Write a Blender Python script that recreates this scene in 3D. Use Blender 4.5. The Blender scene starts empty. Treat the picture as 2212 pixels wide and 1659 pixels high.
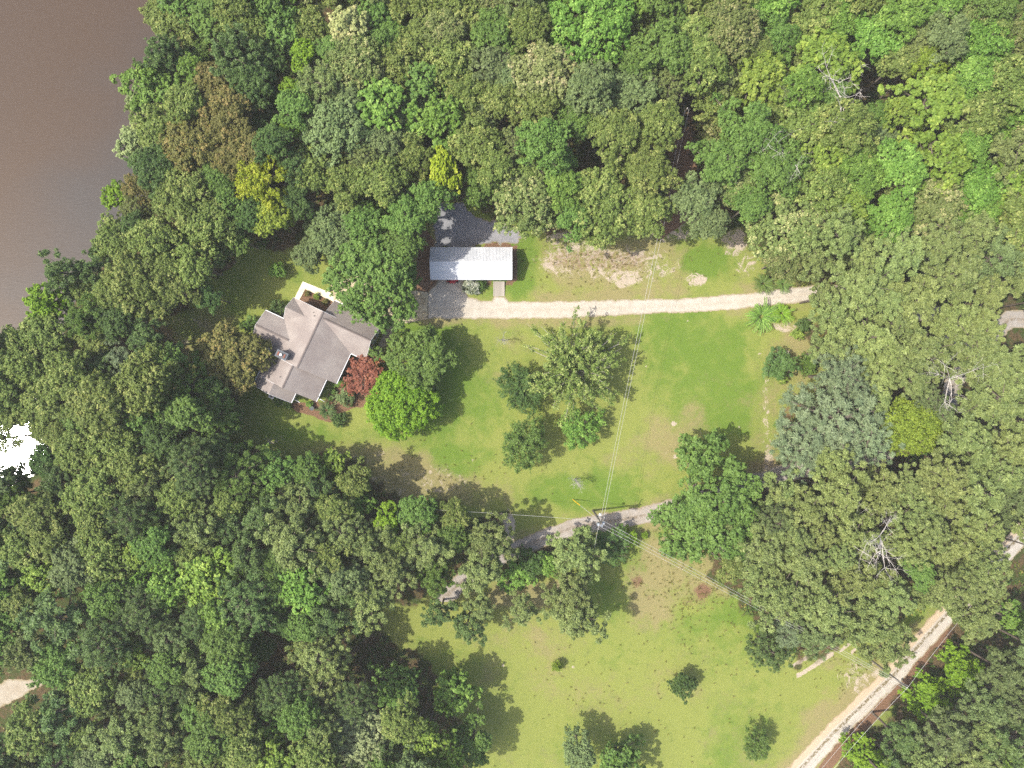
import bpy, math
import numpy as np
from mathutils import Vector, Matrix

# ------------------------------------------------------------------ camera, sky, sun, exposure
scene = bpy.context.scene
COL = scene.collection
CAM_H = 120.0
F = 1562.0                      # focal length in units of a 2212 x 1659 picture
CX, CY = 1106.0, 829.5
K = CAM_H / F                   # metres per picture unit on the ground

cam_data = bpy.data.cameras.new("camera")
cam = bpy.data.objects.new("camera", cam_data)
COL.objects.link(cam)
cam.location = (0, 0, CAM_H)
cam.rotation_euler = (0, 0, 0)
cam_data.sensor_width = 36.0
cam_data.lens = 36.0 * F / 2212.0
cam_data.clip_start = 1.0
cam_data.clip_end = 9000.0
scene.camera = cam

SUN_EL = math.radians(55.2)
SUN_AZ = math.radians(7.0)      # measured from the west towards the south
sun_dir = Vector((-math.cos(SUN_EL) * math.cos(SUN_AZ), -math.cos(SUN_EL) * math.sin(SUN_AZ), math.sin(SUN_EL)))

world = bpy.data.worlds.new("World")
scene.world = world
world.use_nodes = True
wn = world.node_tree
wn.nodes.clear()
sky = wn.nodes.new("ShaderNodeTexSky")
sky.sky_type = 'NISHITA'
sky.sun_disc = False
sky.sun_elevation = SUN_EL
sky.sun_rotation = math.atan2(sun_dir.x, sun_dir.y)
sky.air_density = 1.0
sky.dust_density = 3.5
sky.ozone_density = 1.0
bg = wn.nodes.new("ShaderNodeBackground")
bg.inputs[1].default_value = 0.15
wo = wn.nodes.new("ShaderNodeOutputWorld")
wn.links.new(sky.outputs[0], bg.inputs[0])
wn.links.new(bg.outputs[0], wo.inputs[0])

sun_data = bpy.data.lights.new("sun", 'SUN')
sun_data.energy = 3.3
sun_data.angle = math.radians(0.53)
sun_data.color = (1.0, 0.955, 0.87)
sun = bpy.data.objects.new("sun", sun_data)
COL.objects.link(sun)
sun.rotation_euler = (-sun_dir).to_track_quat('-Z', 'Y').to_euler()
sun.location = (-60, -10, 100)

scene.view_settings.view_transform = 'Standard'
scene.view_settings.look = 'None'
scene.view_settings.exposure = 1.12
scene.view_settings.gamma = 1.0
scene.view_settings.use_curve_mapping = False
scene.render.engine = 'CYCLES'
scene.cycles.max_bounces = 6
scene.cycles.diffuse_bounces = 3
scene.cycles.glossy_bounces = 2
scene.cycles.transmission_bounces = 3
scene.cycles.transparent_max_bounces = 4
scene.cycles.caustics_reflective = False
scene.cycles.caustics_refractive = False
scene.cycles.use_denoising = False
scene.cycles.denoiser = 'OPENIMAGEDENOISE'
scene.cycles.denoising_input_passes = 'RGB_ALBEDO_NORMAL'
scene.cycles.denoising_prefilter = 'ACCURATE'

rng = np.random.default_rng(11)


# ------------------------------------------------------------------ helpers
def gp(x, y, z=0.0):
    """Picture point (2212 x 1659 units) to the world point at height z."""
    s = K * (1 - z / CAM_H)
    return np.array(((x - CX) * s, -(y - CY) * s, z))


def L(r, g, b, k=1.0):
    f = lambda c: ((c / 255.0) / 12.92 if c <= 10 else ((c / 255.0 + 0.055) / 1.055) ** 2.4) * k
    return (f(r), f(g), f(b), 1.0)


def mesh_np(name, v, faces, smooth=False, attrs=None, mats=()):
    """faces: (n,4) or (n,3) int array."""
    v = np.asarray(v, dtype=np.float32)
    faces = np.asarray(faces, dtype=np.int32)
    me = bpy.data.meshes.new(name)
    n, k = faces.shape
    me.vertices.add(len(v))
    me.vertices.foreach_set("co", v.ravel())
    me.loops.add(n * k)
    me.loops.foreach_set("vertex_index", faces.ravel())
    me.polygons.add(n)
    me.polygons.foreach_set("loop_start", np.arange(0, n * k, k, dtype=np.int32))
    if smooth:
        me.polygons.foreach_set("use_smooth", np.ones(n, dtype=bool))
    for an, (dom, typ, val) in (attrs or {}).items():
        a = me.attributes.new(an, typ, dom)
        val = np.asarray(val, dtype=np.float32)
        a.data.foreach_set("color" if typ == 'FLOAT_COLOR' else "value", val.ravel())
    for m in mats:
        me.materials.append(m)
    me.update(calc_edges=True)
    return me


def link(name, me, parent=None, loc=(0, 0, 0), rot=(0, 0, 0), scale=(1, 1, 1)):
    o = bpy.data.objects.new(name, me)
    COL.objects.link(o)
    o.location = loc
    o.rotation_euler = rot
    o.scale = scale
    if parent is not None:
        o.parent = parent
    return o


def tag(o, label=None, cat=None, group=None, kind=None):
    if label: o['label'] = label
    if cat: o['category'] = cat
    if group: o['group'] = group
    if kind: o['kind'] = kind
    return o


class MB:
    """Collects polygons into one mesh."""
    def __init__(s):
        s.v, s.f = [], []

    def poly(s, pts, faces):
        b = len(s.v)
        s.v += [tuple(map(float, p)) for p in pts]
        s.f += [tuple(b + i for i in f) for f in faces]
        return s

    def box(s, x0, x1, y0, y1, z0, z1):
        p = [(x, y, z) for z in (z0, z1) for y in (y0, y1) for x in (x0, x1)]
        return s.poly(p, [(0, 2, 3, 1), (4, 5, 7, 6), (0, 1, 5, 4), (2, 6, 7, 3), (0, 4, 6, 2), (1, 3, 7, 5)])

    def obox(s, c, ax, ay, az):
        """Box with centre c and half-axis vectors."""
        c, ax, ay, az = map(np.asarray, (c, ax, ay, az))
        p = [c + i * ax + j * ay + k * az for k in (-1, 1) for j in (-1, 1) for i in (-1, 1)]
        return s.poly(p, [(0, 2, 3, 1), (4, 5, 7, 6), (0, 1, 5, 4), (2, 6, 7, 3), (0, 4, 6, 2), (1, 3, 7, 5)])

    def prism(s, pts, z0, z1):
        n = len(pts)
        p = [(x, y, z0) for x, y in pts] + [(x, y, z1) for x, y in pts]
        f = [tuple(range(n - 1, -1, -1)), tuple(range(n, 2 * n))]
        f += [(i, (i + 1) % n, n + (i + 1) % n, n + i) for i in range(n)]
        return s.poly(p, f)

    def tube(s, pts, radii, n=6, cap=True):
        pts = [np.asarray(p, float) for p in pts]
        if np.isscalar(radii): radii = [radii] * len(pts)
        base = len(s.v)
        for i, p in enumerate(pts):
            d = pts[min(i + 1, len(pts) - 1)] - pts[max(i - 1, 0)]
            d = d / (np.linalg.norm(d) + 1e-9)
            a = np.cross(d, (0, 0, 1.0)) if abs(d[2]) < 0.95 else np.cross(d, (1.0, 0, 0))
            a /= np.linalg.norm(a)
            b = np.cross(d, a)
            for k in range(n):
                t = 2 * math.pi * k / n
                s.v.append(tuple(p + radii[i] * (math.cos(t) * a + math.sin(t) * b)))
        for i in range(len(pts) - 1):
            for k in range(n):
                s.f.append((base + i * n + k, base + i * n + (k + 1) % n, base + (i + 1) * n + (k + 1) % n, base + (i + 1) * n + k))
        if cap:
            s.f.append(tuple(base + k for k in range(n - 1, -1, -1)))
            s.f.append(tuple(base + (len(pts) - 1) * n + k for k in range(n)))
        return s

    def mesh(s, name, mat, smooth=False):
        me = bpy.data.meshes.new(name)
        me.from_pydata(s.v, [], s.f)
        if smooth:
            for p in me.polygons: p.use_smooth = True
        me.materials.append(mat)
        me.update()
        return me

    def build(s, name, mat, parent=None, smooth=False, **kw):
        return link(name, s.mesh(name, mat, smooth), parent, **kw)


# ------------------------------------------------------------------ noise and polygon masks (numpy)
def _hash(ix, iy, seed):
    h = (ix * 374761393 + iy * 668265263 + seed * 1442695041) & 0xFFFFFFFF
    h = ((h ^ (h >> 13)) * 1274126177) & 0xFFFFFFFF
    return ((h ^ (h >> 16)) & 0xFFFF) / 65535.0


def vnoise(x, y, seed=0):
    ix, iy = np.floor(x).astype(np.int64), np.floor(y).astype(np.int64)
    fx, fy = x - ix, y - iy
    fx, fy = fx * fx * (3 - 2 * fx), fy * fy * (3 - 2 * fy)
    a, b = _hash(ix, iy, seed), _hash(ix + 1, iy, seed)
    c, d = _hash(ix, iy + 1, seed), _hash(ix + 1, iy + 1, seed)
    return (a * (1 - fx) + b * fx) * (1 - fy) + (c * (1 - fx) + d * fx) * fy


def fbm(x, y, seed=0, octv=4):
    t, w, s = 0, 0, 1.0
    for o in range(octv):
        t = t + vnoise(x * 2 ** o + 17.3 * o, y * 2 ** o - 9.1 * o, seed + o) * s
        w += s
        s *= 0.55
    return t / w


def sdist(px, py, poly):
    """Signed distance to a polygon, negative inside."""
    poly = np.asarray(poly, float)
    d = np.full(px.shape, 1e18)
    inside = np.zeros(px.shape, bool)
    n = len(poly)
    for i in range(n):
        ax, ay = poly[i]
        bx, by = poly[(i + 1) % n]
        ex, ey = bx - ax, by - ay
        t = np.clip(((px - ax) * ex + (py - ay) * ey) / (ex * ex + ey * ey + 1e-12), 0, 1)
        d = np.minimum(d, (px - ax - t * ex) ** 2 + (py - ay - t * ey) ** 2)
        c = ((ay > py) != (by > py)) & (px < (bx - ax) * (py - ay) / (by - ay + 1e-12) + ax)
        inside ^= c
    d = np.sqrt(d)
    return np.where(inside, -d, d)


def pdist(px, py, line):
    """Distance and signed side offset to a polyline."""
    best = np.full(px.shape, 1e18)
    off = np.zeros(px.shape)
    for (ax, ay), (bx, by) in zip(line[:-1], line[1:]):
        ex, ey = bx - ax, by - ay
        l = math.hypot(ex, ey)
        t = np.clip(((px - ax) * ex + (py - ay) * ey) / (l * l), 0, 1)
        dx, dy = px - ax - t * ex, py - ay - t * ey
        d = np.hypot(dx, dy)
        s = np.sign(ex * dy - ey * dx)
        m = d < best
        off = np.where(m, s * d, off)
        best = np.where(m, d, best)
    return best, off


def sstep(a, b, x):
    t = np.clip((x - a) / (b - a), 0, 1)
    return t * t * (3 - 2 * t)


# ------------------------------------------------------------------ material helpers
def new_mat(name):
    m = bpy.data.materials.new(name)
    m.use_nodes = True
    m.node_tree.nodes.clear()
    return m, m.node_tree


def N(nt, typ, **kw):
    n = nt.nodes.new(typ)
    for k, v in kw.items(): setattr(n, k, v)
    return n


def mixc(nt, fac, a, b, mode='MIX'):
    n = N(nt, "ShaderNodeMix", data_type='RGBA', blend_type=mode)
    for sock, val in ((n.inputs[0], fac), (n.inputs[6], a), (n.inputs[7], b)):
        if hasattr(val, 'node'): nt.links.new(val, sock)
        else: sock.default_value = val
    return n.outputs[2]


def mth(nt, op, a, b=None, c=None, clamp=False):
    n = N(nt, "ShaderNodeMath", operation=op, use_clamp=clamp)
    for sock, val in zip(n.inputs, (a, b, c)):
        if val is None: continue
        if hasattr(val, 'node'): nt.links.new(val, sock)
        else: sock.default_value = val
    return n.outputs[0]


def ramp(nt, x, a, b, lo=0.0, hi=1.0):
    n = N(nt, "ShaderNodeMapRange", interpolation_type='SMOOTHSTEP')
    n.inputs[1].default_value, n.inputs[2].default_value = a, b
    n.inputs[3].default_value, n.inputs[4].default_value = lo, hi
    nt.links.new(x, n.inputs[0])
    return n.outputs[0]


def noise(nt, coord, scale, detail=3.0, rough=0.55, dist=0.0):
    n = N(nt, "ShaderNodeTexNoise")
    n.inputs["Scale"].default_value = scale
    n.inputs["Detail"].default_value = detail
    n.inputs["Roughness"].default_value = rough
    n.inputs["Distortion"].default_value = dist
    nt.links.new(coord, n.inputs["Vector"])
    return n.outputs[0]


def position(nt):
    return N(nt, "ShaderNodeNewGeometry").outputs["Position"]


def finish(nt, color, rough=0.9, spec=0.2, bump=None, bump_d=0.05, bump_s=0.6, metallic=0.0):
    p = N(nt, "ShaderNodeBsdfPrincipled")
    if hasattr(color, 'node'): nt.links.new(color, p.inputs["Base Color"])
    else: p.inputs["Base Color"].default_value = color
    if hasattr(rough, 'node'): nt.links.new(rough, p.inputs["Roughness"])
    else: p.inputs["Roughness"].default_value = rough
    p.inputs["Specular IOR Level"].default_value = spec
    p.inputs["Metallic"].default_value = metallic
    if bump is not None:
        b = N(nt, "ShaderNodeBump")
        b.inputs["Strength"].default_value = bump_s
        b.inputs["Distance"].default_value = bump_d
        nt.links.new(bump, b.inputs["Height"])
        nt.links.new(b.outputs[0], p.inputs["Normal"])
    o = N(nt, "ShaderNodeOutputMaterial")
    nt.links.new(p.outputs[0], o.inputs[0])
    return p


def plain(name, col, rough=0.7, spec=0.3, var=0.15, scale=3.0, metallic=0.0, bump=0.0):
    m, nt = new_mat(name)
    pos = N(nt, "ShaderNodeTexCoord").outputs["Object"]
    n1 = noise(nt, pos, scale, 4)
    dark = tuple(c * (1 - var) for c in col[:3]) + (1,)
    light = tuple(min(1, c * (1 + var)) for c in col[:3]) + (1,)
    c = mixc(nt, ramp(nt, n1, 0.3, 0.7), dark, light)
    finish(nt, c, rough, spec, bump=n1 if bump else None, bump_d=bump or 0.01, metallic=metallic)
    return m


def leaf_mat(name, c1, c2, c3=None, rough=0.55, spec=0.22, trans=0.3, objvar=0.12):
    """c1 / c2: darker and lighter leaf colour; c3: colour of the new growth; light comes through the leaves."""
    m, nt = new_mat(name)
    at = N(nt, "ShaderNodeAttribute", attribute_name="tint").outputs["Fac"]
    oi = N(nt, "ShaderNodeObjectInfo").outputs["Random"]
    lob = N(nt, "ShaderNodeAttribute", attribute_name="lobe").outputs["Fac"]
    f = mth(nt, 'MULTIPLY_ADD', at, 0.6, mth(nt, 'MULTIPLY', lob, 0.4), clamp=True)
    c = mixc(nt, f, c1, c2)
    if c3 is not None:
        c = mixc(nt, ramp(nt, mth(nt, 'ADD', mth(nt, 'MULTIPLY', at, 0.5), mth(nt, 'MULTIPLY', lob, 0.5)), 0.62, 0.8), c, c3)
    h = N(nt, "ShaderNodeHueSaturation")
    nt.links.new(c, h.inputs["Color"])
    nt.links.new(mth(nt, 'MULTIPLY_ADD', oi, 0.016, 0.490), h.inputs["Hue"])
    nt.links.new(mth(nt, 'MULTIPLY_ADD', oi, objvar * 2, 1 - objvar), h.inputs["Value"])
    c = h.outputs[0]
    p = N(nt, "ShaderNodeBsdfPrincipled")
    nt.links.new(c, p.inputs["Base Color"])
    p.inputs["Roughness"].default_value = rough
    p.inputs["Specular IOR Level"].default_value = spec
    t = N(nt, "ShaderNodeBsdfTranslucent")
    nt.links.new(mixc(nt, 1.0, c, (1.0, 1.0, 0.45, 1), 'MULTIPLY'), t.inputs[0])
    mx = N(nt, "ShaderNodeMixShader")
    mx.inputs[0].default_value = trans
    nt.links.new(p.outputs[0], mx.inputs[1])
    nt.links.new(t.outputs[0], mx.inputs[2])
    o = N(nt, "ShaderNodeOutputMaterial")
    nt.links.new(mx.outputs[0], o.inputs[0])
    return m


# ------------------------------------------------------------------ layout polygons, picture units on the ground
SHORE = [(376, -160), (384, 60), (372, 200), (345, 290), (352, 380), (300, 470), (268, 550), (190, 610), (150, 690), (128, 790),
         (106, 880), (112, 960), (100, 1020), (40, 1060), (-260, 1100), (-3000, 1160), (-3000, -1400), (372, -1400)]
CLEAR = [(345, 700), (450, 610), (500, 560), (560, 540), (640, 520), (760, 520), (890, 500), (940, 430), (1010, 430), (1070, 480), (1150, 505),
         (1250, 490), (1400, 480), (1440, 420), (1450, 340), (1480, 240), (1500, 240), (1500, 340), (1490, 430), (1500, 490), (1620, 500),
         (1655, 600), (1790, 610), (1800, 655), (1740, 720), (1790, 790), (1760, 860), (1690, 900), (1700, 980), (1745, 1010), (1700, 1050), (1560, 1040),
         (1440, 1090), (1410, 1150), (1540, 1220), (1590, 1300), (1640, 1350), (1720, 1420), (1850, 1390), (1990, 1320), (2050, 1350), (1960, 1480),
         (1810, 1659), (1760, 1750), (980, 1750), (1010, 1600), (960, 1510), (900, 1410), (820, 1340), (840, 1305), (960, 1270), (1080, 1250),
         (1170, 1240), (1300, 1190), (1180, 1180), (1100, 1200), (1090, 1110), (960, 1090), (860, 1070), (780, 1010), (690, 985), (560, 975),
         (500, 940), (540, 880), (520, 820), (400, 760)]
CLEAR_W = [gp(x, y)[:2] for x, y in CLEAR]
SHORE_W = [gp(x, y)[:2] for x, y in SHORE]


def ground_z(x, y):
    d = sdist(x, y, SHORE_W)
    return -3.0 * sstep(1.5, -6.0, d)


# ------------------------------------------------------------------ ground
def axis(lo, hi, step, far):
    mid = np.arange(lo, hi + step / 2, step)
    out = []
    v, s = hi, step
    while v < far:
        s *= 1.35
        v += s
        out.append(v)
    out = np.array(out)
    return np.concatenate([(lo - (out - hi))[::-1], mid, out])


def build_ground():
    xs = axis(-94, 94, 0.36, 2600)
    ys = axis(-72, 72, 0.36, 2600)
    X, Y = np.meshgrid(xs, ys)
    Z = ground_z(X, Y)
    P, Q = X / K + CX, -Y / K + CY          # picture units on the ground
    nb = fbm(X * 0.25, Y * 0.25, 3)
    nc = fbm(X * 0.7, Y * 0.7, 23)
    dc = sdist(X, Y, CLEAR_W) + (nb - 0.5) * 7 + (nc - 0.5) * 3
    litter = sstep(-1.6, 1.6, dc)

    def blob(cx, cy, rx, ry, soft=0.5, rot=0.0, amp=0.5, seed=40):
        dx, dy = P - cx, Q - cy
        c, s = math.cos(rot), math.sin(rot)
        d = np.hypot((dx * c + dy * s) / rx, (-dx * s + dy * c) / ry)
        d = d + (fbm(X * 0.35, Y * 0.35, seed) - 0.5) * amp * 2
        return 1 - sstep(1 - soft, 1 + soft, d)

    big = fbm(X * 0.055, Y * 0.055, 7)
    med = fbm(X * 0.16, Y * 0.16, 9)
    dry = 0.04 + (big - 0.5) * 1.0 + (med - 0.5) * 1.2
    lush = 0.30 + (fbm(X * 0.08, Y * 0.08, 70) - 0.5) * 1.2
    for cx, cy, rx, ry, a, rot in (
            (820, 1020, 210, 62, .42, .15), (690, 965, 130, 25, .1, .1), (980, 1060, 160, 45, .45, .1), (1330, 575, 170, 55, .55, 0.05), (1560, 540, 110, 40, .35, .1),
            (1640, 600, 60, 30, .4, 0), (1120, 770, 60, 60, .25, 0), (1050, 880, 80, 70, .25, 0), (1450, 915, 75, 60, .5, .3),
            (1470, 1260, 115, 100, .7, 0), (1740, 750, 60, 60, .6, .5), (1660, 950, 40, 110, .5, .1), (1290, 960, 90, 50, .25, 0), (1400, 980, 80, 60, .3, 0),
            (1880, 1470, 80, 90, .6, .7), (1760, 1600, 60, 90, .45, .7), (1150, 1280, 110, 26, .8, -.05), (1370, 1450, 360, 170, .2, 0), (1100, 700, 200, 16, .2, 0),
            (520, 690, 60, 20, .3, -.5), (640, 600, 60, 30, -.2, .5), (1270, 625, 180, 20, .15, 0), (930, 700, 60, 14, .2, 0), (1330, 700, 120, 18, .2, 0),
            (1500, 730, 110, 60, -.4, 0), (1520, 830, 90, 90, -.28, 0), (1130, 560, 32, 90, -.5, .1), (1520, 568, 40, 28, -.9, 0), (1240, 1060, 130, 36, -.45, 0),
            (1020, 950, 90, 40, -.1, 0), (960, 720, 80, 20, -.3, 0), (1040, 1000, 60, 24, -.3, 0), (1560, 960, 60, 50, -.3, 0), (700, 930, 120, 22, -.2, .2),
            (640, 560, 50, 80, -.2, .5), (1060, 620, 40, 20, -.5, 0), (1290, 1310, 80, 60, -.3, 0), (1560, 1340, 120, 40, -.3, .3), (1700, 1470, 60, 60, -.3, 0),
            (1680, 1580, 50, 80, -.35, 0)):
        dry = dry + a * blob(cx, cy, rx, ry, .45, rot, .5, int(cx) % 97)
    for cx, cy, rx, ry, a in ((1500, 720, 120, 70, .5), (1540, 860, 110, 110, .4), (1520, 568, 42, 30, .8), (1130, 570, 36, 90, .6), (1070, 618, 50, 24, .4),
                              (990, 880, 120, 90, .35), (930, 800, 60, 120, .5), (720, 940, 120, 24, .3), (1300, 700, 220, 30, .2), (1260, 1060, 140, 40, .5), (990, 1000, 60, 40, .4),
                              (1400, 1240, 40, 50, .4), (870, 705, 60, 20, .5), (1290, 1300, 50, 50, .5), (1620, 1330, 80, 30, .3), (1470, 1200, 40, 40, .2)):
        lush = lush + a * blob(cx, cy, rx, ry, .5, 0, .5, int(cx) % 89 + 3)
    sand = np.zeros_like(X)
    for cx, cy, rx, ry, a in ((1345, 600, 42, 20, .62), (1215, 515, 40, 24, .5), (1290, 560, 150, 42, .5), (1390, 575, 70, 36, .46), (1590, 520, 30, 34, .6), (1500, 605, 26, 14, .55), (1610, 570, 30, 26, .45),
                              (1440, 500, 110, 26, .5), (1655, 900, 9, 90, .42), (1662, 985, 14, 50, .5), (1690, 705, 30, 12, .6), (900, 1040, 150, 40, .36), (760, 990, 90, 22, .34),
                              (600, 950, 30, 14, .45), (1098, 1140, 14, 46, .8), (1456, 915, 8, 6, .8), (1458, 987, 6, 5, .8), (1437, 981, 5, 4, .6), (1020, 995, 4, 4, .7), (1395, 794, 4, 3, .8), (1641, 764, 5, 4, .7), (1597, 921, 6, 4, .6), (1487, 692, 5, 4, .6),
                              (1088, 1437, 5, 4, .6), (1238, 1440, 5, 4, .5), (1850, 1460, 60, 40, .42), (1230, 1268, 40, 14, .4), (1845, 1020, 20, 9, .7), (1700, 760, 10, 10, .4), (2061, 830, 16, 40, .8), (2200, 1160, 14, 30, .5),
                              (1520, 1000, 60, 10, .2), (380, 740, 40, 60, .36), (420, 700, 40, 40, .32), (1930, 400, 20, 14, .4)):
        sand = np.maximum(sand, a * 1.12 * blob(cx, cy, rx, ry, .5, 0, .45, int(cx + cy) % 83))
    for line, w in ((((1714, 1439), (1762, 1407)), 6), (((1724, 1459), (1762, 1436), (1796, 1412)), 6), (((1815, 1408), (1838, 1386)), 4), (((1840, 1410), (1853, 1398)), 3)):
        d, _ = pdist(P, Q, line)
        sand = np.maximum(sand, 1.0 - sstep(w * .4, w * 1.4, d + (nc - .5) * 5))
    # pale shoulders beside the tracks
    for line, w in (((( 940, 664), (1240, 668), (1480, 660), (1620, 650), (1770, 634)), 26), (ROAD_C, 28), (MID_C, 26)):
        d, _ = pdist(P, Q, line)
        dry = dry + 0.5 * (1 - sstep(w, w + 22, d + (nc - .5) * 16))
    soil = np.zeros_like(X)
    for poly, a in ((((656, 620), (722, 648), (700, 676), (642, 652)), 1.0), (((620, 868), (700, 868), (724, 830), (742, 790), (782, 760), (800, 880), (765, 878), (740, 890), (716, 912), (640, 890)), .9),
                    (((905, 470), (948, 530), (948, 600), (955, 630), (920, 650), (896, 620), (900, 560)), .9), (((1055, 520), (1104, 526), (1104, 540), (1040, 540)), .9), (((1104, 530), (1117, 530), (1119, 607), (1104, 607)), 1.0),
                    (((1030, 600), (1066, 600), (1066, 622), (1048, 620)), .6), (((1090, 600), (1112, 604), (1108, 618), (1090, 616)), .6),
                    (((1380, 420), (1440, 300), (1520, 180), (1540, 240), (1500, 470), (1420, 520)), 1.0), (VERGE, 1.0), (((1690, 880), (1760, 860), (1740, 1030), (1700, 1020)), .5), (((820, 700), (842, 700), (800, 775), (780, 770)), .3)):
        d = sdist(P, Q, np.array(poly)) + (nc - .5) * 12
        soil = np.maximum(soil, a * (1 - sstep(-4, 4, d)))
    for cx, cy, rx, ry, a in ((1290, 560, 130, 34, .42), (1200, 545, 40, 40, .36), (1376, 1258, 16, 16, .55), (1520, 1276, 24, 22, .7), (1500, 1300, 40, 14, .4), (1400, 1290, 14, 10, .5), (1800, 745, 30, 30, .6), (1870, 230, 60, 50, .8), (1960, 290, 50, 30, .8), (350, 750, 60, 60, .5), (1660, 1000, 60, 16, .4)):
        soil = np.maximum(soil, a * blob(cx, cy, rx, ry, .6, 0, .7, int(cx) % 61))
    c1 = np.stack([np.clip(dry, 0, 1), np.clip(sand, 0, 1), litter, np.ones_like(X)], -1)
    c2 = np.stack([np.clip(lush, 0, 1), np.clip(soil, 0, 1), big, np.ones_like(X)], -1)
    ny, nx = X.shape
    idx = np.arange(nx * ny).reshape(ny, nx)
    f = np.stack([idx[:-1, :-1], idx[:-1, 1:], idx[1:, 1:], idx[1:, :-1]], -1).reshape(-1, 4)
    v = np.stack([X, Y, Z], -1).reshape(-1, 3)
    m, nt = new_mat("ground_grass_and_litter")
    pos = position(nt)
    a1 = N(nt, "ShaderNodeSeparateColor"); nt.links.new(N(nt, "ShaderNodeAttribute", attribute_name="zone_a").outputs["Color"], a1.inputs[0])
    a2 = N(nt, "ShaderNodeSeparateColor"); nt.links.new(N(nt, "ShaderNodeAttribute", attribute_name="zone_b").outputs["Color"], a2.inputs[0])
    dry, sand, litter = a1.outputs
    lush, soil, _ = a2.outputs
    n_med = noise(nt, pos, 0.55, 5, .6, .6)
    n_lg = noise(nt, pos, .17, 4, .6, .8)
    n_sm = noise(nt, pos, 2.2, 4, .65, .3)
    n_fine = noise(nt, pos, 6.5, 3, .7)
    n_vf = noise(nt, pos, 17.0, 2, .7)
    # grass
    gf = mth(nt, 'ADD', lush, mth(nt, 'MULTIPLY', mth(nt, 'SUBTRACT', n_med, .5), 1.3))
    g = mixc(nt, ramp(nt, gf, .1, .9), L(174, 184, 92, .42), L(134, 168, 62, .40))
    df = mth(nt, 'ADD', mth(nt, 'ADD', dry, mth(nt, 'MULTIPLY', mth(nt, 'SUBTRACT', n_lg, .5), 1.2)), mth(nt, 'ADD', mth(nt, 'MULTIPLY', mth(nt, 'SUBTRACT', n_med, .5), 1.0), mth(nt, 'MULTIPLY', mth(nt, 'SUBTRACT', n_sm, .5), .9)))
    g = mixc(nt, ramp(nt, df, .15, .95), g, L(192, 180, 122, .40))
    # clumps of darker green weeds
    wf = mth(nt, 'ADD', n_sm, mth(nt, 'MULTIPLY', n_med, .6))
    g = mixc(nt, ramp(nt, wf, .86, 1.08, 0, .6), g, L(118, 146, 60, .40))
    # sandy subsoil showing
    n_sd = noise(nt, pos, .75, 6, .75, 1.2)
    sf = mth(nt, 'ADD', sand, mth(nt, 'ADD', mth(nt, 'MULTIPLY', mth(nt, 'SUBTRACT', n_sd, .5), 1.9), mth(nt, 'MULTIPLY', mth(nt, 'SUBTRACT', n_fine, .5), .7)))
    g = mixc(nt, ramp(nt, sf, .46, .68), g, L(232, 214, 190, .44))
    # mulch and pine straw
    so = mixc(nt, ramp(nt, n_fine, .3, .7), L(120, 88, 70, .45), L(190, 148, 118, .42))
    sof = mth(nt, 'ADD', soil, mth(nt, 'MULTIPLY', mth(nt, 'SUBTRACT', n_sm, .5), .5))
    g = mixc(nt, ramp(nt, sof, .3, .62), g, so)
    # forest floor
    li = mixc(nt, ramp(nt, n_sm, .35, .65), L(92, 78, 54, .40), L(146, 120, 88, .36))
    li = mixc(nt, ramp(nt, n_med, .42, .6), li, L(82, 98, 48, .42))
    lf = mth(nt, 'ADD', litter, mth(nt, 'MULTIPLY', mth(nt, 'SUBTRACT', n_sm, .5), .4))
    g = mixc(nt, ramp(nt, lf, .3, .75), g, li)
    # blades, seed heads and stones at the finest scale
    g = mixc(nt, ramp(nt, n_fine, .25, .6, .22, 0), g, L(100, 116, 48, .34))
    g = mixc(nt, ramp(nt, n_vf, .52, .74, 0, .35), g, L(222, 210, 160, .46))
    hgt = mth(nt, 'ADD', n_fine, mth(nt, 'MULTIPLY', n_vf, .7))
    finish(nt, g, .95, .08, bump=hgt, bump_d=.10, bump_s=.7)
    me = mesh_np("ground", v, f, True, {"zone_a": ('POINT', 'FLOAT_COLOR', c1), "zone_b": ('POINT', 'FLOAT_COLOR', c2)}, [m])
    return tag(link("ground", me), kind='structure')


# roads: centre lines and polygons in picture units
ROAD_C = [(1640, 1760), (1738, 1651), (1801, 1583), (1875, 1511), (1933, 1455), (1975, 1404), (2027, 1347), (2110, 1258), (2180, 1182), (2300, 1060)]
VERGE = [(1768, 1659), (1828, 1580), (1898, 1517), (1955, 1457), (2038, 1358), (2120, 1270), (2190, 1200), (2260, 1180), (2190, 1260), (2130, 1290), (2051, 1385), (2008, 1452), (1944, 1512), (1901, 1545), (1808, 1645), (1740, 1730), (1700, 1730)]
MID_C = [(960, 1290), (1030, 1230), (1112, 1188), (1172, 1164), (1235, 1140), (1304, 1128), (1398, 1113), (1500, 1080), (1600, 1052), (1680, 1026), (1760, 1008), (1900, 985), (2040, 900), (2060, 830), (2100, 760), (2180, 690), (2330, 690)]
DRIVE_C = [(930, 666), (1100, 670), (1240, 668), (1480, 660), (1620, 650), (1760, 634), (1900, 640), (2040, 690), (2090, 760)]


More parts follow.
